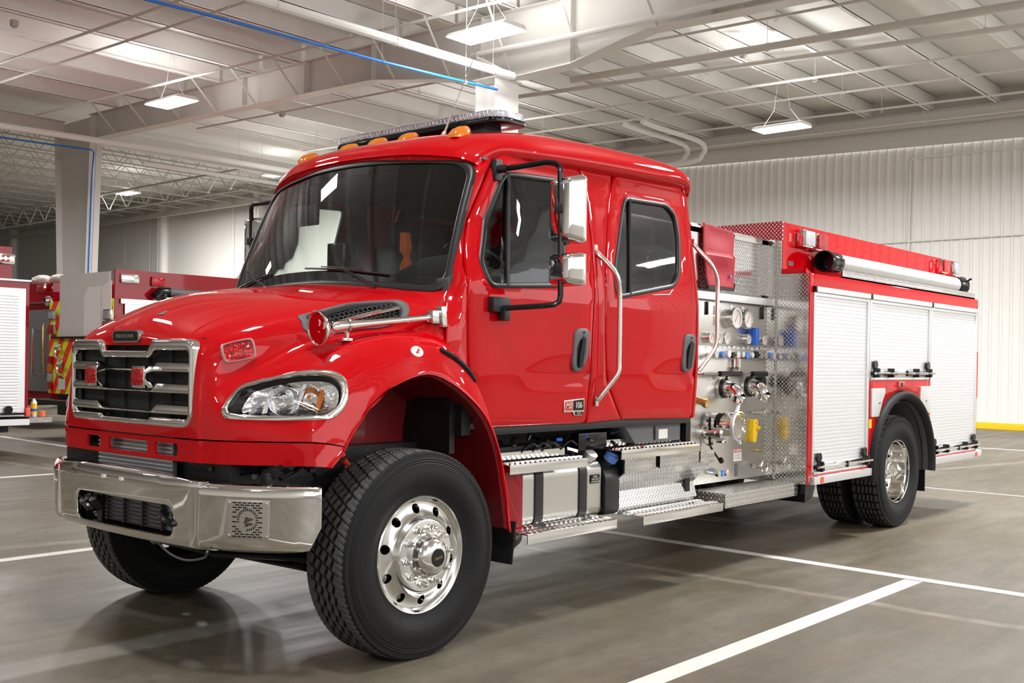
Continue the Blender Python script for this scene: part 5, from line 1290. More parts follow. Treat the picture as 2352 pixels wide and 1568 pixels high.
    # fuel and bottle doors over the arch
    for P in ([(5.50, 1.06), (5.66, 1.06), (5.74, 1.20), (5.80, 1.27), (5.80, 1.315), (5.50, 1.315)], [(6.68, 1.325), (6.66, 1.20), (6.78, 1.08), (6.90, 1.06), (6.93, 1.06), (6.93, 1.325)]):
        mb = MB(); mb.prism(roundpoly(P, .012, 3), min(1.25 * s, 1.268 * s), max(1.25 * s, 1.268 * s), 'y', .003); pd = mb.build('arch_door', 'satin', TRUCK)
        mb = MB(); x = sum(p[0] for p in P) / len(P); mb.cyl((x, 1.268 * s, 1.18), (x, 1.274 * s, 1.18), .008, n=8); mb.build('latch_button', 'grey', pd)
    mb = MB(); mb.box((6.18, 1.262 * s, 1.345), (.13, .03, .055), None, .012); ml = mb.build('arch_marker_light', 'chrome', TRUCK)
    mb = MB(); mb.box((6.19, 1.278 * s, 1.345), (.10, .02, .042), None, .008); mb.build('lens', 'redlens', ml)
    for xa in (5.475, 6.905): mb = MB(); mb.bb((xa, min(1.2505 * s, 1.252 * s), .96), (xa + .06, max(1.2505 * s, 1.252 * s), 1.04)); mb.build('reflective_strip', 'yellow', TRUCK)
    # upper hose bed side
    yu = 1.0
    mb = MB(); mb.bb((4.29, min((yu - .03) * s, yu * s), 2.255), (8.40, max((yu - .03) * s, yu * s), 2.685), .006); us = mb.build('hose_bed_side', 'red', TRUCK, sm=False)
    mb = MB(); mb.prism([(4.30, 2.26), (4.30, 2.30), (4.42, 2.26)], min(1.0 * s, 1.2 * s), max(1.0 * s, 1.2 * s), 'y'); mb.build('corner_gusset', 'red', us)
    def wl_(x, z, nm, m_):
        mb = MB(); mb.box((x, (yu + .035) * s, z), (.21, .07, .155), None, .03); h = mb.build(nm, 'chrome', TRUCK, ang=60)
        mb = MB(); mb.box((x + .0, (yu + .075) * s, z), (.175, .02, .125), None, .018); mb.build('lens', m_, h)
    wl_(4.62, 2.575, 'scene_light', 'led'); wl_(4.87, 2.565, 'side_warning_light', 'redlens'); wl_(7.88, 2.59, 'side_warning_light', 'redlens'); wl_(8.22, 2.59, 'scene_light', 'led')
    mb = MB(); mb.bb((4.38, min(yu * s, (yu + .003) * s), 2.335), (4.47, max(yu * s, (yu + .003) * s), 2.375)); mb.build('body_data_plate', 'grey', us)
    mb = MB(); mb.bb((4.95, min(1.0 * s, 1.22 * s), 2.26), (8.35, max(1.0 * s, 1.22 * s), 2.275)); mb.bb((4.95, min(1.205 * s, 1.22 * s), 2.26), (8.35, max(1.205 * s, 1.22 * s), 2.325)); mb.build('hose_tray', 'plate_xz', TRUCK, sm=False)
# front wall of the body
mb = MB(); mb.bb((4.275, -1.245, .55), (4.295, 1.245, 2.255)); mb.build('body_front_wall', 'plate_yz', TRUCK, sm=False)
for y_ in (-1.2475, 1.2475): mb = MB(); mb.bb((4.27, y_ - .0045, .55), (4.30, y_ + .0045, 2.255), .002); mb.build('wall_edge_trim', 'red', TRUCK)
mb = MB(); mb.bb((4.275, -.995, 2.255), (4.29, .995, 2.535)); mb.build('upper_front_wall', 'plate_yz', TRUCK, sm=False)
mb = MB(); mb.bb((4.27, -1.0, 2.535), (4.29, 1.0, 2.69)); mb.build('painted_front_wall', 'plate_red', TRUCK, sm=False)
mb = MB(); mb.bb((4.25, -.955, .57), (4.276, -.86, 2.54)); mb.build('corner_strip', 'plate_yz', TRUCK, sm=False)
mb = MB(); mb.bb((4.29, -.97, 2.2), (8.35, .97, 2.26)); mb.build('hose_bed_floor', 'satin', TRUCK)
mb = MB(); mb.bb((8.33, -1.25, .55), (8.36, 1.25, 2.25)); mb.bb((8.33, -.99, 2.2), (8.40, .99, 2.66)); mb.build('body_rear_wall', 'red', TRUCK, sm=False)
mb = MB(); mb.bb((8.34, -1.24, .535), (8.60, 1.24, .61), .02); tb = mb.build('rear_bumper_step', 'satin', TRUCK)
mb = MB(); mb.box((8.35, -1.27, .575), (.03, .02, .05), None, .008); mb.build('corner_marker', 'redlens', tb)
mb = MB(); mb.tube([(8.38, -1.22, 1.72), (8.44, -1.22, 1.68), (8.44, -1.22, 1.2), (8.38, -1.22, 1.12)], .013, 8); mb.build('rear_grab_rail', 'stripered', TRUCK)
mb = MB(); mb.tube([(4.8, 0, 2.30), (5.2, .3, 2.50), (6, .2, 2.52), (8, 0, 2.5)], .12, 10); 
mb.build('hose_bed_cover_roll', 'grey', TRUCK) if False else mb.bm.free()

# ---- suction hose lying in the tray (its own thing)
for s in (-1,):
    hz, hy = 2.385, 1.125
    mb = MB(); N = 220; P = []; rr_ = []
    for k in range(N + 1):
        t = k / N; x = 4.95 + 3.10 * t; P.append((x, hy * s, hz + .012 + .05 * t * .0)); rr_.append(.074 + .006 * sin(k * pi / 2))
    sh_ = MB(); sh_.tube(P, rr_, 18); hose = sh_.build('suction_hose', M.get('hose') or M.setdefault('hose', mat('ribbed_hose', (.62, .62, .60), .38, .25)), None, ang=60)
    tag(hose, 'ribbed white suction hose with black couplings %s' % ('in the tray above the roll-up doors' if s < 0 else 'in the far side tray, hidden from view'), 'suction hose')
    mb = MB(); q = Matrix.Translation((4.98, hy * s, hz + .012)) @ Matrix.Rotation(R(-90), 4, 'Y')
    mb.lathe([(.078, -.06), (.086, -.04), (.090, .02), (.084, .06), (.092, .10), (.095, .18), (.091, .20), (.080, .20), (.075, .12), (.06, .08), (.0001, .08)], 28, q); mb.build('coupling', 'gloss', hose)
    mb = MB(); q = Matrix.Translation((8.02, hy * s, hz + .012)) @ Matrix.Rotation(R(90), 4, 'Y')
    mb.lathe([(.078, -.04), (.09, -.02), (.092, .06), (.10, .08), (.103, .14), (.085, .15), (.0001, .12)], 28, q); 
    for a in (R(60), R(240)): mb.tube([q @ Vector((.09 * cos(a), .09 * sin(a), .1)), q @ Vector((.145 * cos(a), .145 * sin(a), .12))], .012, 6)
    mb.build('coupling', 'gloss', hose)
# ------------------------------------------------------------------ the building
def concrete():
    m, nt, p = _nt('polished_concrete'); L = nt.links
    tc = nt.nodes.new('ShaderNodeTexCoord'); O = tc.outputs['Object']
    def noise(sc, det=6, rough=.6, vec=None, dist=0.):
        n = nt.nodes.new('ShaderNodeTexNoise'); n.inputs['Scale'].default_value = sc; n.inputs['Detail'].default_value = det; n.inputs['Roughness'].default_value = rough; n.inputs['Distortion'].default_value = dist
        L.new(vec or O, n.inputs['Vector']); return n.outputs['Fac']
    def ramp(f, stops):
        r = nt.nodes.new('ShaderNodeValToRGB'); el = r.color_ramp.elements
        while len(el) < len(stops): el.new(.5)
        for e, (pos, c) in zip(el, stops): e.position = pos; e.color = (*c, 1) if len(c) == 3 else c
        L.new(f, r.inputs[0]); return r.outputs[0]
    def mix(f, a, b, mode='MIX'):
        n = nt.nodes.new('ShaderNodeMix'); n.data_type = 'RGBA'; n.blend_type = mode
        for k, v in (('Factor', f), ('A', a), ('B', b)):
            if isinstance(v, (int, float)): n.inputs[k].default_value = v
            elif isinstance(v, tuple): n.inputs[k].default_value = (*v, 1)
            else: L.new(v, n.inputs[k])
        return n.outputs['Result']
    base = ramp(noise(.35, 8, .62), [(.30, (.090, .075, .050)), (.5, (.124, .107, .078)), (.72, (.170, .151, .117))])
    # long wipe marks along x
    mp = nt.nodes.new('ShaderNodeMapping'); mp.inputs['Scale'].default_value = (.5, 3.2, 1); mp.inputs['Rotation'].default_value = (0, 0, R(-14)); L.new(O, mp.inputs['Vector'])
    st = ramp(noise(1.4, 7, .65, mp.outputs[0], .6), [(.38, (.80, .80, .80)), (.62, (1.05, 1.05, 1.04))])
    c = mix(1., base, st, 'MULTIPLY')
    c = mix(1., c, ramp(noise(7., 8, .7), [(.3, (.80, .80, .79)), (.7, (1.16, 1.15, 1.14))]), 'MULTIPLY')
    # olive-brown sealer patches
    c = mix(M_(nt, 'MULTIPLY', ramp(noise(.9, 5, .6, None, .4), [(.50, (0, 0, 0)), (.66, (1, 1, 1))]), .5), c, (.115, .085, .040))
    sx = nt.nodes.new('ShaderNodeSeparateXYZ'); L.new(O, sx.inputs[0]); X, Y = sx.outputs[0], sx.outputs[1]
    wob = M_(nt, 'MULTIPLY', M_(nt, 'SUBTRACT', noise(2.2, 4), .5), .10)
    def band(coord, c0, w, soft=.01):   # 1 inside the band
        d = M_(nt, 'ABSOLUTE', M_(nt, 'SUBTRACT', M_(nt, 'ADD', coord, wob), c0)); n = nt.nodes.new('ShaderNodeMapRange'); n.inputs[1].default_value = w; n.inputs[2].default_value = w + soft; n.inputs[3].default_value = 1; n.inputs[4].default_value = 0; L.new(d, n.inputs[0]); return n.outputs[0]
    # scraped joint bands
    worn = ramp(noise(3.5, 5), [(.35, (.2, .2, .2)), (.7, (.9, .9, .9))])
    c = mix(M_(nt, 'MULTIPLY', M_(nt, 'MULTIPLY', band(Y, .02, .10, .05), M_(nt, 'LESS_THAN', X, 3.2)), .50), c, (.30, .29, .265))
    c = mix(M_(nt, 'MULTIPLY', M_(nt, 'MULTIPLY', band(X, 2.86, .035, .03), worn), .55), c, (.40, .36, .30))
    c = mix(M_(nt, 'MULTIPLY', M_(nt, 'MULTIPLY', band(M_(nt, 'ADD', Y, M_(nt, 'MULTIPLY', X, .22)), 3.30, .06, .05), worn), .45), c, (.42, .38, .32))
    # dark saw joint
    fine = M_(nt, 'ABSOLUTE', M_(nt, 'SUBTRACT', Y, .13)); c = mix(M_(nt, 'MULTIPLY', M_(nt, 'LESS_THAN', fine, .005), .6), c, (.05, .045, .04))
    spk = ramp(noise(38, 3), [(.66, (0, 0, 0)), (.72, (1, 1, 1))]); c = mix(M_(nt, 'MULTIPLY', spk, .12), c, (.45, .42, .36))
    L.new(c, p.inputs['Base Color'])
    rr = ramp(noise(1.1, 6, .65, mp.outputs[0]), [(.3, (.34, .34, .34)), (.7, (.55, .55, .55))]); L.new(rr, p.inputs['Roughness'])
    p.inputs['Specular IOR Level'].default_value = .5
    b = nt.nodes.new('ShaderNodeBump'); b.inputs['Strength'].default_value = .06; b.inputs['Distance'].default_value = .01; L.new(noise(14, 5), b.inputs['Height']); L.new(b.outputs[0], p.inputs['Normal'])
    return m
M['floor'] = concrete()
M['paint_line'] = mat('line_paint', (.74, .72, .68), .4, var=.10, vscale=9)
M['wall_ribbed'] = mat('ribbed_wall_paint', (.80, .785, .765), .42, var=.03, vscale=.6)
M['wall_smooth'] = mat('smooth_wall_paint', (.66, .64, .61), .6, var=.04, vscale=.5)
M['steel_paint'] = mat('steel_paint', (.66, .64, .605), .45, var=.03, vscale=1.)
M['purlin'] = mat('purlin_paint', (.88, .87, .85), .45, var=.05, vscale=2.)
M['deck'] = mat('roof_insulation', (.80, .785, .765), .7, bump=.9, bscale=1.6)
M['column'] = mat('column_paint', (.90, .89, .87), .45)
M['joist'] = mat('joist_paint', (.42, .405, .38), .6)
M['lamp'] = mat('lamp_diffuser', (.9, .9, .9), .5, emit=(1, .985, .95), estr=26.)

M['ceiling_fill'] = mat('ceiling_fill_panel', (.9, .9, .9), .5, emit=(1, .985, .95), estr=6.)  # glow of the panels added on the fixtures to brighten the ceiling
UP, DN = 30, 235
def S_(name, mb, m, sm=True): o = mb.build(name, m, None, sm=sm); o['kind'] = 'structure'; return o
mb = MB(); mb.faces([(-16, -16, 0), (24.6, -16, 0), (24.6, 66, 0), (-16, 66, 0), (-16, -16, -.2), (24.6, -16, -.2), (24.6, 66, -.2), (-16, 66, -.2)], [(0, 1, 2, 3), (7, 6, 5, 4), (0, 4, 5, 1), (1, 5, 6, 2), (2, 6, 7, 3), (3, 7, 4, 0)])
S_('floor', mb, 'floor', False)
ZT = lambda y: 8.02 + .019 * y           # underside of the purlins
# ceiling: insulation sheets sagging between the purlins
mb = MB(); ys = []; y = -16.
rows = []; P0 = 3.37; SP = 1.638
NY = 340
for i in range(NY + 1):
    y = -16 + 82 * i / NY; ph = ((y - P0) / SP) % 1.; sag = .07 * sin(pi * ph) ** 2
    rows.append([(x, y, ZT(y) + .46 - sag) for x in (-16, -8, 0, 8, 16, 24.6)])
mb.faces([p for r_ in rows for p in r_], [(j * 6 + i, (j + 1) * 6 + i, (j + 1) * 6 + i + 1, j * 6 + i + 1) for j in range(NY) for i in range(5)])
o = S_('ceiling', mb, 'deck')
# right-hand wall: ribbed sheets
mb = MB(); PITCH = .245; y = -16.; pts = []
while y < 24.5: pts += [(24.42, y), (24.42, y + PITCH * .62), (24.385, y + PITCH * .70), (24.385, y + PITCH * .90), (24.42, y + PITCH * .98)]; y += PITCH
def strip(mb, pts, z0f, z1f):
    vs = []
    for x, y in pts: vs += [(x, y, z0f(y)), (x, y, z1f(y))]
    mb.faces(vs, [(2 * i, 2 * i + 2, 2 * i + 3, 2 * i + 1) for i in range(len(pts) - 1)])
strip(mb, pts, lambda y: 0., lambda y: 7.24 + .033 * (y - 2.8) if y > -4 else 7.02)
S_('wall_right', mb, 'wall_ribbed', False)
mb = MB(); strip(mb, [(24.41, 24.5), (24.41, 66)], lambda y: 0, lambda y: 9.6); 
for y in (30.1, 37.9, 45.8): mb.bb((24.40, y - .01, 0), (24.412, y + .01, 9))
S_('wall_back', mb, 'wall_smooth', False)
mb = MB(); mb.bb((-16, -16.2, 0), (24.6, -16, 3.3)); S_('unseen_low_wall_front', mb, 'wall_smooth', False)  # unseen wall kept low so side light enters and chrome reflects a band
mb = MB(); mb.bb((24.30, -16, 0), (24.40, 24.5, .16), .01); c = S_('baseboard_right', mb, 'yellow')
mb = MB(); strip(mb, [(24.36, -16), (24.36, -4), (24.36, -3.9), (24.36, 24.5)], lambda y: 7.22 + .033 * (y - 2.8) if y > -4 else 7.0, lambda y: 8.9); 
S_('trim_1', mb, 'steel_paint', False)
mb = MB(); mb.faces([(-16, -16, 0), (-16, 66, 0), (-16, 66, 9.6), (-16, -16, 9)], [(3, 2, 1, 0)]); S_('wall_left', mb, 'wall_smooth', False)
mb = MB(); mb.faces([(-16, 66, 0), (24.6, 66, 0), (24.6, 66, 9.7), (-16, 66, 9.7)], [(0, 1, 2, 3)]); S_('wall_far', mb, 'wall_smooth', False)

def ordn(i): return ['first', 'second', 'third', 'fourth', 'fifth', 'sixth', 'seventh', 'eighth', 'ninth', 'tenth', 'eleventh', 'twelfth', 'thirteenth', 'fourteenth', 'fifteenth', 'sixteenth', 'seventeenth', 'eighteenth', 'nineteenth', 'twentieth'][i]
# floor lines
def line(pts, w, lab):
    mb = MB(); P = [Vector((x, y, 0)) for x, y in pts]; vs = []
    for i, p in enumerate(P):
        d = (P[min(i + 1, len(P) - 1)] - P[max(i - 1, 0)]).normalized(); n = Vector((-d.y, d.x, 0)) * w / 2
        vs += [p + n + Vector((0, 0, .0005)), p - n + Vector((0, 0, .0005)), p + n + Vector((0, 0, .003)), p - n + Vector((0, 0, .003))]
    mb.faces(vs, [(4 * i + 2, 4 * i + 3, 4 * i + 7, 4 * i + 6) for i in range(len(P) - 1)] + [(4 * i + 1, 4 * i + 5, 4 * i + 7, 4 * i + 3) for i in range(len(P) - 1)] + [(4 * i, 4 * i + 2, 4 * i + 6, 4 * i + 4) for i in range(len(P) - 1)])
    o = mb.build('floor_line', 'paint_line', None, sm=False); tag(o, lab, 'floor line')
line([(-6, -2.29), (3.78, -2.30)], .125, 'white painted floor line running beside the truck toward the camera')
line([(3.60, -9), (3.83, -3.02), (3.977, .386), (4.714, 12.08), (4.867, 14.9)], .115, 'long white painted floor line crossing under the middle of the truck')
line([(-10, 2.83), (3.95, 2.80)], .12, 'white painted floor line behind the far front wheel')
line([(-6, 8.35), (4.4, 8.12)], .12, 'white painted floor line left of the chrome bumper, farther back')
line([(17.30, 4.0), (17.75, -8)], .11, 'thin white floor line in front of the yellow wall curb')
line([(9.6, -7.0), (9.9, 4.0)], .0001 + .05, 'narrow worn floor line behind the rear wheels')

# main rafter beams
def web_beam(name, x, P, T, lab, group=None, stiff=True):
    """plate girder in a plane of constant x; P bottom polyline (y,z), T top polyline"""
    mb = MB(); poly = P + list(reversed(T)); mb.prism(poly, x - .008, x + .008, 'x')
    for a, b in zip(P, P[1:]): 
        d = Vector((0, b[0] - a[0], b[1] - a[1])); mb.faces([(x - .17, a[0], a[1]), (x + .17, a[0], a[1]), (x + .17, b[0], b[1]), (x - .17, b[0], b[1]), (x - .17, a[0], a[1] - .016), (x + .17, a[0], a[1] - .016), (x + .17, b[0], b[1] - .016), (x - .17, b[0], b[1] - .016)], [(0, 1, 2, 3), (7, 6, 5, 4), (0, 4, 5, 1), (1, 5, 6, 2), (2, 6, 7, 3), (3, 7, 4, 0)])
    for a, b in zip(T, T[1:]): mb.faces([(x - .15, a[0], a[1] - .012), (x + .15, a[0], a[1] - .012), (x + .15, b[0], b[1] - .012), (x - .15, b[0], b[1] - .012), (x - .15, a[0], a[1]), (x + .15, a[0], a[1]), (x + .15, b[0], b[1]), (x - .15, b[0], b[1])], [(3, 2, 1, 0), (4, 5, 6, 7), (0, 1, 5, 4), (1, 2, 6, 5), (2, 3, 7, 6), (3, 0, 4, 7)])
    o = mb.build(name, 'steel_paint', None, sm=False); tag(o, lab, 'roof beam', group)
    return o
BT = [(y, ZT(y) + .0) for y in (-16, 24.6)]
BP = [(-16, 6.70), (2.6, 7.17), (5.25, 7.23), (6.9, 6.92), (8.2, 6.90), (9.05, 7.0), (12.3, 7.50), (17.3, 7.62), (24.6, 7.78)]
beam = web_beam('roof_beam', 11.6, BP, BT, 'deep white steel roof beam spanning overhead, resting on the bright middle column')
for y in (6.9, 9.1, 12.3, 17.0, 4.0, 14.6, 20.0):
    zb = [a[1] + (b[1] - a[1]) * (y - a[0]) / (b[0] - a[0]) for a, b in zip(BP, BP[1:]) if a[0] <= y <= b[0]][0]
    mb = MB(); mb.bb((11.45, y - .006, zb), (11.60, y + .006, ZT(y))); mb.build('stiffener', 'steel_paint', beam)
web_beam('roof_beam', 24.05, [(-16, 7.25), (24.4, 7.93 + .35)], [(-16, ZT(-16) - .02), (24.4, ZT(24.4) - .02)], 'white steel roof beam along the top of the ribbed wall')
for k in range(-4, 13):
    y = P0 + SP * k
    if k % 1: continue
    zb = [a[1] + (b[1] - a[1]) * (y - a[0]) / (b[0] - a[0]) for a, b in zip(BP, BP[1:]) if a[0] <= y <= b[0]][0]
    mb = MB(); mb.tube([(10.75, y + .05, ZT(y) + .02), (11.50, y + .05, zb + .02)], .028, 4); mb.build('flange_brace', 'steel_paint', beam)
# far parallel beam along x at the left column
mb = MB(); mb.bb((-6, 25.9, 7.95), (11.4, 25.92, 8.42)); mb.bb((-6, 25.8, 7.93), (11.4, 26.0, 7.95)); mb.bb((-6, 25.8, 8.42), (11.4, 26.0, 8.44)); o = mb.build('roof_beam', 'steel_paint', None, sm=False); tag(o, 'white steel edge beam leading left from the tapered column', 'roof beam')
mb = MB(); mb.bb((11.8, 25.9, 7.95), (24.3, 25.92, 8.42)); mb.bb((11.8, 25.8, 7.93), (24.3, 26.0, 7.95)); o = mb.build('roof_beam', 'steel_paint', None, sm=False); tag(o, 'white steel edge beam running away behind the tapered column', 'roof beam')
# columns
mb = MB(); mb.bb((11.29, 8.55, 0), (11.95, 8.58, 6.92)); mb.bb((11.29, 9.05, 0), (11.95, 9.08, 6.92)); mb.bb((11.61, 8.56, 0), (11.63, 9.06, 6.92)); col = mb.build('steel_column', 'column', None, sm=False)
tag(col, 'bright white steel column behind the cab, under the ceiling light', 'column')
mb = MB(); mb.bb((11.25, 8.50, 6.90), (11.99, 9.12, 6.93)); mb.build('cap_plate', 'white', col)
def tcol(x, y0t, y0b, y1t, y1b, H, lab):
    mb = MB(); mb.prism([(y0b, 0), (y1b, 0), (y1t, H), (y0t, H)], x - .008, x + .008, 'x')
    for a, b in ((y0b, y0t), (y1b, y1t)):
        mb.faces([(x - .19, a, 0), (x + .19, a, 0), (x + .19, b, H), (x - .19, b, H), (x - .19, a + .02, 0), (x + .19, a + .02, 0), (x + .19, b + .02, H), (x - .19, b + .02, H)], [(0, 1, 2, 3), (7, 6, 5, 4), (0, 4, 5, 1), (1, 5, 6, 2), (2, 6, 7, 3), (3, 7, 4, 0)])
    o = mb.build('steel_column', 'steel_paint', None, sm=False); tag(o, lab, 'column'); return o
tcol(11.60, 24.35, 24.75, 26.55, 26.05, 8.45, 'tall tapered steel column at left with a blue air line on it')
for i, y in enumerate((34.03, 41.88, 58.1)):
    mb = MB(); mb.bb((24.0, y - .17, 0), (24.02, y + .17, 9.0)); mb.bb((24.38, y - .17, 0), (24.40, y + .17, 9.0)); mb.bb((24.0, y - .01, 0), (24.4, y + .01, 9)); o = mb.build('steel_column', 'white', None, sm=False)
    tag(o, ['pale steel column against the back wall, nearest the windshield', 'pale steel column against the back wall beside the lit panel', 'pale steel column against the back wall at the left picture edge'][i], 'column')
for i, (z, r_) in enumerate(((8.85, .10), (8.35, .09))):
    mb = MB(); mb.bb((23.95, 26.5, z - .1), (24.0, 62, z + .1)); mb.bb((23.85, 26.5, z - .11), (24.05, 62, z - .09)); o = mb.build('wall_girt', 'steel_paint', None, sm=False); tag(o, '%s horizontal steel girt along the top of the grey back wall' % ('upper', 'lower')[i], 'girt')
# purlins
kk = 0
for bay, (xa, xb) in enumerate(((-14, 11.55), (11.65, 24.35))):
    for k in range(-11 if bay == 0 else -8, 14):
        y = P0 + SP * k
        if y > 24.6: continue
        mb = MB(); z = ZT(y); t = .012
        mb.bb((xa, y - .005, z), (xb, y + .005, z + .43)); mb.bb((xa, y - .09, z - t), (xb, y, z)); mb.bb((xa, y, z + .43 - t), (xb, y + .09, z + .43)); mb.bb((xa, y - .09, z - t), (xa + (xb - xa), y - .08, z + .03))
        o = mb.build('roof_purlin', 'purlin', None, sm=False)
        tag(o, ('roof purlin above the camera side, %s one %s of the middle column', 'roof purlin toward the ribbed wall, %s one %s of the middle column')[bay] % ((ordn(k - 3), 'left') if k > 2 else (ordn(2 - k), 'right')), 'purlin')
# open web joists beyond the left column
for i in range(17):
    y = 27.9 + 1.9 * i; mb = MB(); z1 = ZT(y) + .22; z0 = z1 - .55
    xa, xb = -4., 24.2
    for z in (z0, z1): mb.bb((xa, y - .03, z - .02), (xb, y + .03, z + .02))
    n = 30
    for q in range(n):
        x0 = xa + (xb - xa) * q / n; x1 = xa + (xb - xa) * (q + .5) / n; x2 = xa + (xb - xa) * (q + 1) / n
        mb.tube([(x0, y, z1), (x1, y, z0)], .014, 4); mb.tube([(x1, y, z0), (x2, y, z1)], .014, 4)
    o = mb.build('open_web_joist', 'joist', None, sm=False); tag(o, 'grey open web roof joist beyond the tapered column, %s from it' % ordn(i), 'roof joist')
for i, x in enumerate((3.8, 17.8)):
    mb = MB(); y0, y1 = 26.2, 62.; n = 26
    for z in (7.30, 8.00): mb.bb((x - .05, y0, z - .03), (x + .05, y1, z + .03))
    for q in range(n):
        a = y0 + (y1 - y0) * q / n; b = y0 + (y1 - y0) * (q + .5) / n; c = y0 + (y1 - y0) * (q + 1) / n
        mb.tube([(x, a, 8.00), (x, b, 7.30)], .02, 4); mb.tube([(x, b, 7.30), (x, c, 8.00)], .02, 4)
    o = mb.build('girder_truss', 'joist', None, sm=False); tag(o, 'grey truss girder crossing under the open web joists, %s' % ('left of the tapered column', 'near the back wall')[i], 'truss')
# pipes
def pipe(pts, r, m, lab, nm='sprinkler_pipe', cat='pipe', hang=(), fit=True):
    mb = MB(); mb.tube(pts, r, 10); o = mb.build(nm, m, None); tag(o, lab, cat)
    for (x, y, z) in hang:
        mb = MB(); mb.tube([(x, y, z), (x, y, ZT(y) + .1)], .006, 4); mb.tube([(x, y + (r + .01) * cos(2 * pi * k / 10), z - .0 + (r + .01) * sin(2 * pi * k / 10)) for k in range(10)], .006, 4, True); mb.build('pipe_hanger', 'steel_paint', o)
    return o
pipe([(-4, 8.0, 6.60), (11.15, 8.0, 6.80)], .075, 'white', 'thick white sprinkler main running from top centre to the middle column', hang=((5.8, 8., 6.70), (8.2, 8, 6.74), (2.5, 8, 6.68), (10.6, 8., 6.8)))
pipe([(11.15, 8.0, 6.80), (11.22, 8.25, 6.85), (11.22, 8.4, 7.0), (11.2, 8.95, 7.30), (11.2, 9.087, 7.38), (11.2, 8.9, 7.385), (11.2, 6.8, 7.31), (11.2, -6, 7.08)], .055, 'white', 'white sprinkler pipe rising beside the middle column and running right', hang=((11.2, 4.1, 7.23), (11.2, 1, 7.15)))
pipe([(2, 23.0, 7.30), (8.27, 23., 7.39), (13.3, 23, 7.50), (24.2, 23, 7.6)], .085, 'white', 'long white sprinkler main crossing in front of the tapered column', hang=((7.0, 23, 7.35), (15.5, 23, 7.55), (19, 23, 7.6)))
pipe([(12.8, 23.9, 7.2), (24.0, 23.9, 7.3)], .06, 'white', 'second white pipe behind the cab roof, above the windshield', hang=((17, 23.9, 7.25),))
L1 = [((6.42, 18.73), (6.6, 12.2), 7.86, .030), ((7.15, 20.43), (7.37, 12.0), 7.86, .026), ((9.3, 23.2), (10.3, 6.5), 7.88, .028)]
for i, (a, b, z, r_) in enumerate(L1):
    d = Vector((b[0] - a[0], b[1] - a[1], 0)); e = Vector((a[0], a[1], 0)) - d * (.3 if i < 2 else 0); f = Vector((b[0], b[1], 0)) + d * (1.2 if i < 2 else .6)
    pipe([(e.x, e.y, z), (f.x, f.y, z - .05)], r_, 'steel_paint', '%s branch sprinkler pipe under the purlins at upper left' % ('nearest', 'middle', 'farthest')[i])
for i, (a, b, z, r_) in enumerate((((14.82, 9.5), (15.4, -6), 7.55, .075), ((15.2, 12), (16.9, -6), 7.52, .05), ((17.2, 22), (18.2, -6), 7.6, .03), ((18.4, 22), (19.7, -6), 7.55, .026), ((20.8, 22), (21.8, -6), 7.6, .026), ((22.9, 24), (23.2, -8), 7.55, .026), ((13.4, 22), (13.9, -8), 7.65, .026))):
    pipe([(a[0], a[1], z + .019 * (a[1])), (b[0], b[1], z + .019 * b[1] + .02)], r_, 'steel_paint', '%s of the pipes under the roof between middle column and ribbed wall, counted outward' % ordn(i) if i else 'thick pipe under the roof right of the middle column', hang=((a[0] + (b[0] - a[0]) * .3, a[1] + (b[1] - a[1]) * .3, z + .1), (a[0] + (b[0] - a[0]) * .6, a[1] + (b[1] - a[1]) * .6, z + .05)))
for i, dy in enumerate((0, .55)):
    P = [(19.2, 10.6 + dy, 7.75), (20.0, 10.6 + dy, 7.72), (21.5, 10.6 + dy, 7.72), (22.2, 10.6 + dy, 7.65), (22.5, 10.8 + dy, 7.45), (22.5, 11.5 + dy, 7.25), (22.5, 16 + dy, 7.3)]
    pipe(curve(P, 5), .07, 'white', 'pale bent conduit elbow under the roof, %s' % ('nearer the wall light', 'farther left')[i], 'bent_conduit', 'pipe')
pipe([(24.33, -8, 6.9), (24.33, 5.53, 7.0), (24.33, 5.60, 6.9), (24.33, 5.62, 0.2)], .022, 'wall_ribbed', 'thin pipe crossing the ribbed wall high up and dropping down it', 'wall_conduit')
pipe([(24.33, -8, 4.82), (24.33, 9.5, 4.83)], .022, 'wall_ribbed', 'thin horizontal pipe across the middle of the ribbed wall', 'wall_conduit')
M['airblue'] = mat('air_line_blue', (.01, .16, .62), .35)
pipe([(3.55, 8.2, 6.325), (5.137, 8.2, 6.374), (8.1, 8.2, 6.43), (11.0, 8.25, 6.56)], .022, 'airblue', 'bright blue compressed air line hanging under the white main', 'air_line', 'pipe', hang=((5.14, 8.2, 6.40), (8.1, 8.2, 6.45), (10.1, 8.2, 6.5)))
pipe([(1.0, 24.1, 7.15), (8.49, 24.1, 7.30), (11.32, 24.1, 7.38), (11.40, 24.12, 7.33), (11.44, 24.3, 6.5), (11.46, 24.55, 2.5), (11.46, 24.7, .3)], .024, 'airblue', 'blue air line running down the tapered steel column', 'air_line', 'pipe')
mb = MB(); mb.tube([(9.9, 7.9, 8.2), (7.7, 5.5, 6.45)], .006, 4); mb.tube([(7.85, 5.1, 6.42), (11.4, 4.2, 7.5)], .004, 4)
mb.bm.free()
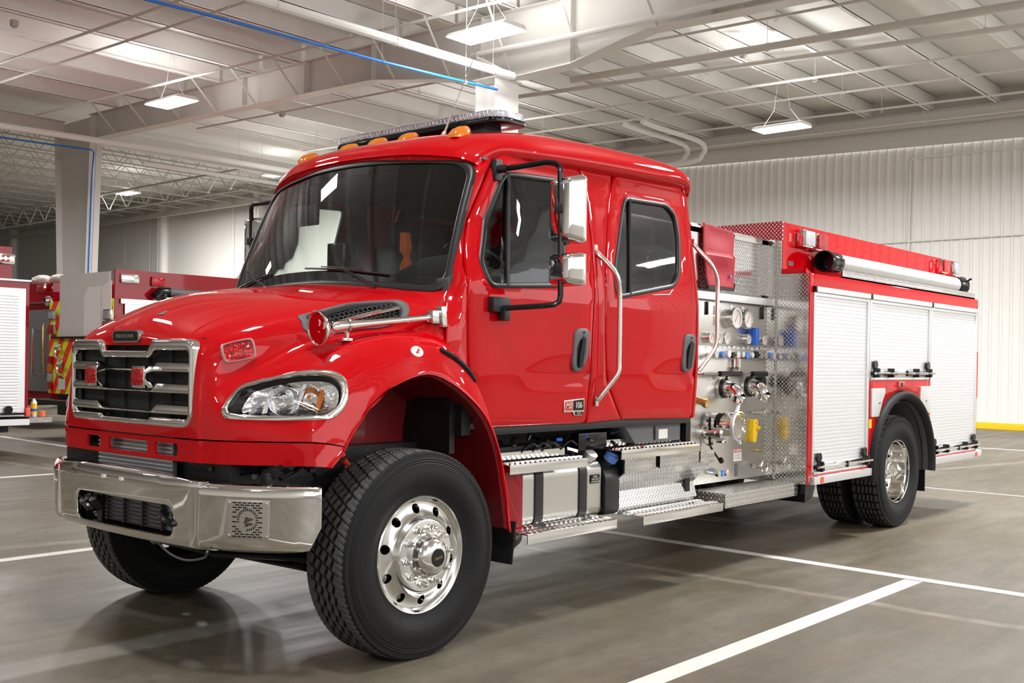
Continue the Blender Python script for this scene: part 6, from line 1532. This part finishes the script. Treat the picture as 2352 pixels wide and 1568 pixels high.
# ceiling lights
lamps = [((9.54, 7.21, 7.05), 'ceiling light above the middle column, largest in the picture', 1.6), ((9.46, 16.86, 7.30), 'ceiling light in front of the deep roof beam at left', 1.3), ((16.9, 5.5, 6.50), 'ceiling light beyond the cab, near the ribbed wall', 2.3),
         ((18.8, 35.5, 8.15), 'small far ceiling light right of the tapered column', 5.), ((19.8, 26.9, 8.15), 'far ceiling light just left of the cab roof', 5.), ((6.0, 19.7, 6.33), 'ceiling light cut by the left picture edge', 1),
         ((16.9, 13.2, 6.5), 'ceiling light hidden behind the cab roof', 1.)]
off = [(-1.2, 5.6), (-1.2, 13.2), (-1.2, -2.2), (-1.2, -9.8), (7.6, -2.4), (7.6, -9.8), (16.9, -2.2), (16.9, -9.8), (-9, 5.6), (-9, -2.2), (-9, -9.8), (-9, 13.2), (16.9, 21), (2, 30), (2, 45)]
for (x, y) in off: lamps.append(((x, y, 6.4), 'ceiling light out of view over bay %d %d' % (x, y), 1))
for (x, y, z), lab, k in lamps:
    rt = empty('ceiling_light', (x, y, z)); tag(rt, lab, 'ceiling light', None)
    if 'out of view' in lab: rt['label'] = 'white strip ceiling light out of the picture, behind or beside the camera'; rt['group'] = 'ceiling lights outside the picture'
    if 'largest' in lab or 'in front of' in lab: rt.scale = (1.17, 1.17, 1.17)
    mb = MB(); mb.prism([(-.26, .0), (.26, .0), (.20, .06), (-.20, .06)], -.57, .57, 'y', .004); hs = mb.build('lamp_housing', 'white', rt)
    mb = MB(); 
    for xx in (-.195, -.065, .065, .195): mb.bb((xx - .055, -.54, -.012), (xx + .055, .54, -.002))
    mb.build('diffuser', 'lamp', rt)
    for yy in (-.45, .45):
        mb = MB(); mb.tube([(0, yy, .06), (0, yy * .4, .4), (0, 0, ZT(y) - z + .1)], .0025, 4); mb.build('hanging_cable', 'joist', rt)
    mb = MB(); mb.bb((-.19, -.53, .056), (.19, .53, .064)); mb.build('ceiling_fill_panel', 'ceiling_fill' if k < 3 else 'white', rt)  # added panel on top of the housing, stands for light on the ceiling
    l = bpy.data.lights.new('ceiling_fill_light', 'AREA'); l.shape = 'RECTANGLE'; l.size = .40; l.size_y = 1.06; l.energy = (4 if k > 4 else 90 if 'largest' in lab else 40 if (x > 3 and y < 8) else UP); l.color = (1, .992, .975)  # upward fill light added to brighten the ceiling
    lo = bpy.data.objects.new('ceiling_fill_light', l); COL.objects.link(lo); lo.parent = rt; lo.location = (0, 0, .08); lo.rotation_euler = (pi, 0, 0)
    l = bpy.data.lights.new('lamp_light', 'AREA'); l.shape = 'RECTANGLE'; l.size = .5; l.size_y = 1.08; l.energy = DN * k * (2.3 if y < 0 and x > 3 else .5 if x < 0 else 1.15); l.color = (1, .992, .975)
    lo = bpy.data.objects.new('lamp_light', l); COL.objects.link(lo); lo.parent = rt; lo.location = (0, 0, -.02)
w = bpy.data.worlds.new('world'); SC.world = w; w.use_nodes = True; w.node_tree.nodes['Background'].inputs[0].default_value = (1., 1., .995, 1); w.node_tree.nodes['Background'].inputs[1].default_value = 2.3

for i, (x, y, z0, z1) in enumerate(((24.3, 43.2, 4.8, 8.6), (24.3, 36.2, 3.6, 8.6), (24.3, 35.1, 4.4, 8.6))):
    mb = MB(); mb.tube([(x, y, z0), (x, y, z1)], .012, 4); mb.cyl((x, y, z0 - .06), (x, y, z0 + .02), .03, n=8); o = mb.build('pull_cord', 'white', None); tag(o, 'thin white pull cord hanging on the grey back wall, %s' % ('left of the lit panel column', 'longer one beside the windshield', 'shorter one beside the windshield')[i], 'cord')
for i, (x, y) in enumerate(((8.3, 10.9), (6.0, 17.1), (14.5, 19.5), (16.5, 6.2))):
    z = ZT(y) - .05; mb = MB(); mb.box((x, y, z), (.13, .13, .13), None, .01); mb.cyl((x, y, z - .09), (x, y, z - .06), .05, n=12); o = mb.build('junction_box', 'joist', None); tag(o, 'small metal junction box under a purlin, %s' % ('above the near left ceiling light', 'near the left picture edge', 'above the cab roof lights', 'above the light by the ribbed wall')[i], 'junction box')
# ------------------------------------------------------------------ other trucks parked behind
def stripes(name, parent, x, y0, y1, z0, z1, th=.01, pitch=.52, slope=1.35):
    """chevron sheet facing -x: alternating lime and red diagonal bands"""
    k = 0; a = z0 - slope * (y1 - y0) - .3
    base = MB(); base.bb((x - th, y0, z0), (x, y1, z1)); base.build(name, 'lime', parent, sm=False)
    while a < z1 + slope * (y1 - y0):
        P = [(y0, a + slope * (y1 - y0)), (y1, a), (y1, a + pitch * .5), (y0, a + slope * (y1 - y0) + pitch * .5)]
        # clip in z
        poly = P
        for zc, sg in ((z0, 1), (z1, -1)):
            out = []
            for i in range(len(poly)):
                p, q = poly[i - 1], poly[i]; ip, iq = (p[1] - zc) * sg >= 0, (q[1] - zc) * sg >= 0
                if ip != iq: t = (zc - p[1]) / (q[1] - p[1]); out.append((p[0] + (q[0] - p[0]) * t, zc))
                if iq: out.append(q)
            poly = out
            if len(poly) < 3: break
        if len(poly) >= 3:
            mb = MB(); mb.prism(poly, x - th - .002, x - th, 'x'); mb.build('red_stripe', 'stripered', parent, sm=False)
        a += pitch
# truck B at the left edge: its driver side faces us
B_ = empty('parked_fire_truck', (0, 10.7, 0)); tag(B_, 'dark red fire truck cut by the left edge, white roll-up door facing the camera', 'fire truck')
def bx(nm, a, b, m, par, bev=0., sm=False):
    mb = MB(); mb.bb((a[0], a[1] - par_off(par)[1], a[2]), (b[0], b[1] - par_off(par)[1], b[2]), bev); return mb.build(nm, m, par, sm=sm)
OFF = {}
def par_off(p):
    while p.parent: p = p.parent
    return p.location
body = bx('body', (-3.0, 10.72, .60), (3.46, 13.1, 2.60), 'maroon', B_)
bx('hose_bed_side', (-3.0, 10.95, 2.60), (3.30, 11.0, 3.10), 'maroon', body)
bx('door_surround', (.8, 10.70, .60), (3.40, 10.72, 2.48), 'satin', B_)
mb = MB()
for k in range(40): mb.bb((.86, 10.685 - 10.7, .66 + k * .0435), (3.30, 10.70 - 10.7, .66 + k * .0435 + .040), .004)
mb.build('roll_up_door', 'satin', B_)
bx('rub_rail', (.8, 10.66, .47), (3.46, 10.72, .56), 'satin', B_)
bx('tail_step', (3.46, 10.66, .50), (3.80, 13.1, .58), 'plate_xz', B_)
bx('roof_lip', (-3, 10.68, 2.585), (3.47, 10.74, 2.61), 'satin', B_)
mb = MB(); mb.box((3.18, -.0 + .24, 2.92), (.30, .06, .16), None, .05); wl = mb.build('warning_light', 'chrome', B_)
mb = MB()
for k in range(6): mb.cyl((3.08 + (k % 3) * .075, .2, 2.955 - (k // 3) * .06), (3.08 + (k % 3) * .075, .205, 2.955 - (k // 3) * .06), .02, n=10)
mb.build('light_leds', 'redlens', wl)
mb = MB(); mb.box((3.44, -.02, .66), (.06, .05, .13), None, .01); mb.build('rear_marker_light', 'refl_red', B_)
mb = MB(); mb.cyl((3.15, -.05, .70), (3.15, -.02, .70), .06, n=14); mb.box((3.2, -.05, .64), (.34, .03, .03)); mb.build('door_latch', 'gloss', B_)
mb = MB(); mb.cyl((1.2, .05, .52), (1.2, .4, .52), .52, n=32); mb.build('wheel', 'rubber', B_)
mb = MB(); mb.bb((-3, .3, .35), (3.3, 2.2, .62)); mb.build('underbody', 'grime', B_)
# things on the tail step
def can(x, y, z, r, h, m1, lab, nm, cat):
    c = empty(nm, (x, y, z)); tag(c, lab, cat); mb = MB(); mb.lathe([(.0001, 0), (r * .9, 0), (r, .01), (r, h * .85), (r * .7, h * .93), (r * .5, h)], 20); mb.build('can_body', m1, c)
    return c
c = can(3.585, 10.80, .583, .045, .25, 'satin', 'silver spray can standing on the tail step of the left truck', 'spray_can', 'can')
mb = MB(); mb.cyl((-.001, 0, .04), (-.001, 0, .20), .0465, n=20); mb.build('can_label', 'yellow', c); mb = MB(); mb.cyl((-.001, 0, .08), (-.001, 0, .12), .048, n=20); mb.build('label_band', 'blue', c); mb = MB(); mb.cyl((0, 0, .24), (0, 0, .27), .02, n=12); mb.build('can_cap', 'label_w', c)
mb = MB(); mb.lathe([(.0001, 0), (.045, 0), (.045, .07), (.03, .085), (.0001, .09)], 18); o = mb.build('orange_cap', 'orange', None, loc=(3.70, 10.78, .583)); tag(o, 'small orange cap standing right of the spray can', 'cap')

# truck C: its chevron rear faces us
C_ = empty('parked_fire_truck', (5.6, 12.2, 0)); tag(C_, 'fire truck showing its lime and red chevron tail and its white side', 'fire truck')
def cb(nm, a, b, m, par=None, bev=0., sm=False):
    mb = MB(); mb.bb((a[0] - 5.6, a[1] - 12.2, a[2]), (b[0] - 5.6, b[1] - 12.2, b[2]), bev); return mb.build(nm, m, par or C_, sm=sm)
cb('body', (5.62, 12.22, .80), (12.5, 14.55, 2.50), 'maroon')
cb('hose_bed_side', (5.62, 12.20, 2.50), (12.4, 12.24, 3.01), 'maroon'); cb('hose_bed_side', (5.62, 14.1, 2.50), (12.4, 14.16, 2.96), 'maroon')
mb = MB(); 
stripes('chevron_strip', C_, 0., 1.92, 2.33, .80, 2.50)
stripes('chevron_strip', C_, 0., .0, .22, 1.9, 2.50)
stripes('chevron_panel', C_, 0., .0, 1.92, .80, 1.82)
pnl = cb('tail_panel', (5.56, 12.30, 1.85), (5.60, 14.08, 2.97), 'offwhite')
mb = MB(); mb.prism([(.35, 1.86), (.95, 1.86), (.95, 2.55), (.80, 2.72), (.35, 2.72)], -.05, -.042, 'x'); mb.build('panel_flap', 'white', pnl)
mb = MB(); mb.prism([(.0, 2.25), (.33, 2.25), (.33, 2.70), (.10, 2.80), (.0, 2.80)], -.05, -.042, 'x'); mb.build('panel_flap', 'white', pnl)
cb('panel_ledge', (5.50, 12.22, 1.815), (5.60, 14.3, 1.845), 'dark')
cb('rear_compartment', (5.575, 12.35, .82), (5.59, 13.62, 1.50), 'graydoor')
cb('tail_board', (5.20, 12.2, .62), (5.62, 14.60, .70), 'dark')
for y, z, m_, r_ in ((14.32, 2.25, 'led', .09), (14.34, 1.98, 'redlens', .085), (12.30, 2.22, 'led', .09), (12.32, 2.02, 'redlens', .08)):
    mb = MB(); mb.box((-.05, y - 12.2, z), (.06, .26, .19), None, .05); h = mb.build('tail_light', 'chrome', C_); mb = MB(); mb.box((-.085, y - 12.2, z), (.02, .2, .14), None, .04); mb.build('lens', m_, h)
for k, m_ in enumerate(('redlens', 'amber', 'led', 'redlens')):
    mb = MB(); mb.box((-.04, 14.42 - 12.2, 1.42 - k * .16), (.05, .15, .14), None, .03); mb.build('signal_light', m_, C_)
for y, z in ((14.03, 1.55), (13.95, 1.24)):
    mb = MB(); mb.tube([(-.03, y - 12.2, z + .16), (-.12, y - 12.2 + .02, z + .10), (-.14, y - 12.2, z - .05), (-.03, y - 12.2, z - .14)], .03, 8); mb.cyl((-.12, y - 12.2, z + .08), (-.12, y - 12.35, z + .08), .035, n=12); mb.build('chrome_fitting', 'chrome', C_)
mb = MB(); mb.box((-.02, 1.80, .98), (.01, .26, .20)); lp = mb.build('licence_plate', 'label_w', C_)
text_mesh('plate_lettering', 'CAUTION', .05, 'gloss', lp, Matrix.Translation((-.027, 1.80, .98)) @ FRONT, .0005) if False else None
mb = MB(); mb.tube([(-.06, 2.42, 2.1), (-.09, 2.42, 2.05), (-.09, 2.42, 1.35), (-.06, 2.42, 1.3)], .016, 8); mb.build('grab_rail', 'brass', C_)
bxs = cb('roll_up_door', (5.80, 12.185, .85), (8.9, 12.20, 2.42), 'satin')
cb('door_head_rail', (5.72, 12.17, 2.42), (9.6, 12.20, 2.50), 'alu')
mb = MB(); mb.box((.28, -.02, 2.86), (.34, .05, .16), None, .05); h = mb.build('side_scene_light', 'chrome', C_)
mb = MB(); mb.box((.82, -.02, 2.84), (.26, .05, .17), None, .03); mb.build('side_warning_light', 'redlens', C_)
mb = MB(); mb.tube(curve([(.85, -.12, 2.63), (1.0, -.12, 2.66), (1.4, -.12, 2.65), (3.5, -.12, 2.65)], 6), .075, 14); mb.build('suction_hose', 'grey', C_)
mb = MB(); mb.tube([(.72, -.12, 2.56), (.82, -.12, 2.66), (.98, -.12, 2.66)], .085, 14); mb.build('hose_coupling', 'gloss', C_)
cb('hose_tray', (6.5, 12.02, 2.50), (12, 12.2, 2.56), 'plate_xz')
mb = MB(); mb.cyl((1.0, 1.9, .5), (1.0, 2.3, .5), .5, n=32); mb.build('wheel', 'rubber', C_)
mb = MB(); mb.cyl((1.0, .05, .5), (1.0, .5, .5), .5, n=32); mb.build('wheel', 'rubber', C_)
mb = MB(); mb.bb((.1, .2, .4), (6, 2.2, .8)); mb.build('underbody', 'grime', C_)
for i, (y, lab) in enumerate(((13.0, 0),)): pass
# truck D: grey rear door between the other two
D_ = empty('parked_fire_truck', (6.6, 16.55, 0)); tag(D_, 'fire truck mostly hidden behind the chevron tail, grey rear shutter showing', 'fire truck')
def db(nm, a, b, m, par=None, bev=0.): mb = MB(); mb.bb(a, b, bev); return mb.build(nm, m, par or D_, sm=False)
db('body', (.02, 0, .55), (6, 2.4, 3.0), 'maroon'); db('rear_shutter', (-.02, .05, .75), (.02, 1.6, 2.45), 'graydoor'); db('tail_board', (-.45, 0, .48), (0.02, 2.4, .56), 'dark'); db('trim_bar', (-.03, 0, 2.58), (.02, 1.6, 2.61), 'alu'); db('tail_marker', (-.46, .6, .50), (-.44, .72, .56), 'redlens')
for y, m_ in ((.62, 'chrome'), (.12, 'brass')):
    mb = MB(); mb.tube([(-.02, y, 2.05), (-.10, y, 2.05), (-.10, y, 1.1), (-.02, y, 1.1)], .022, 8); mb.build('grab_rail', m_, D_)
mb = MB(); mb.box((-.06, .32, 2.90), (.08, .34, .16), None, .04); h = mb.build('tail_light', 'chrome', D_); mb = MB(); mb.box((-.105, .32, 2.90), (.02, .28, .12), None, .03); mb.build('lens', 'redlens', h)
mb = MB(); mb.lathe([(.0001, 0), (.09, .02), (.11, .06), (.10, .10), (.05, .14)], 18, Matrix.Translation((-.02, -.02, 2.62)) @ Matrix.Rotation(R(-90), 4, 'Y')); mb.build('work_light', 'chrome', D_)
for i, (x, y, z, r_) in enumerate(((6.6, 17.6, 3.09, .22), (6.6, 16.85, 3.09, .20))):
    mb = MB(); rows = []
    t = bmesh.new(); bmesh.ops.create_icosphere(t, subdivisions=3, radius=r_)
    rn = random.Random(i)
    for v in t.verts: v.co *= 1 + rn.uniform(-.05, .05); v.co.z *= .6; v.co.y *= 1.25; v.co.z = max(v.co.z, -.09)
    mb.merge(t); o = mb.build('wrapped_bundle', 'plasticbag', None, loc=(x + .3, y, z)); tag(o, 'crumpled plastic wrapped bundle on the hidden truck, %s one' % ('left', 'right')[i], 'bundle')
# ------------------------------------------------------------------ camera
cam = bpy.data.cameras.new('camera'); CAM = bpy.data.objects.new('camera', cam); COL.objects.link(CAM)
yaw, pitch, roll = 0.71822, -0.00235, 0.01454
_f = Vector((cos(pitch) * cos(yaw), cos(pitch) * sin(yaw), sin(pitch))); _r = Vector((sin(yaw), -cos(yaw), 0)); _u = _r.cross(_f)
_r2 = _r * cos(roll) + _u * sin(roll); _u2 = -_r * sin(roll) + _u * cos(roll)
CAM.matrix_world = Matrix(((_r2.x, _u2.x, -_f.x, -3.8026), (_r2.y, _u2.y, -_f.y, -5.1234), (_r2.z, _u2.z, -_f.z, 1.5027), (0, 0, 0, 1)))
cam.sensor_width = 36.; cam.lens = 36. * 2463.15 / 2352.; cam.shift_x = (1176 - 1173.54) / 2352.; cam.shift_y = (836.98 - 784) / 2352.
cam.clip_start = .05; cam.clip_end = 300
SC.camera = CAM
SC.view_settings.view_transform = 'Standard'; SC.view_settings.look = 'None'; SC.view_settings.gamma = 1.; SC.view_settings.use_curve_mapping = False
SC.view_settings.exposure = .2
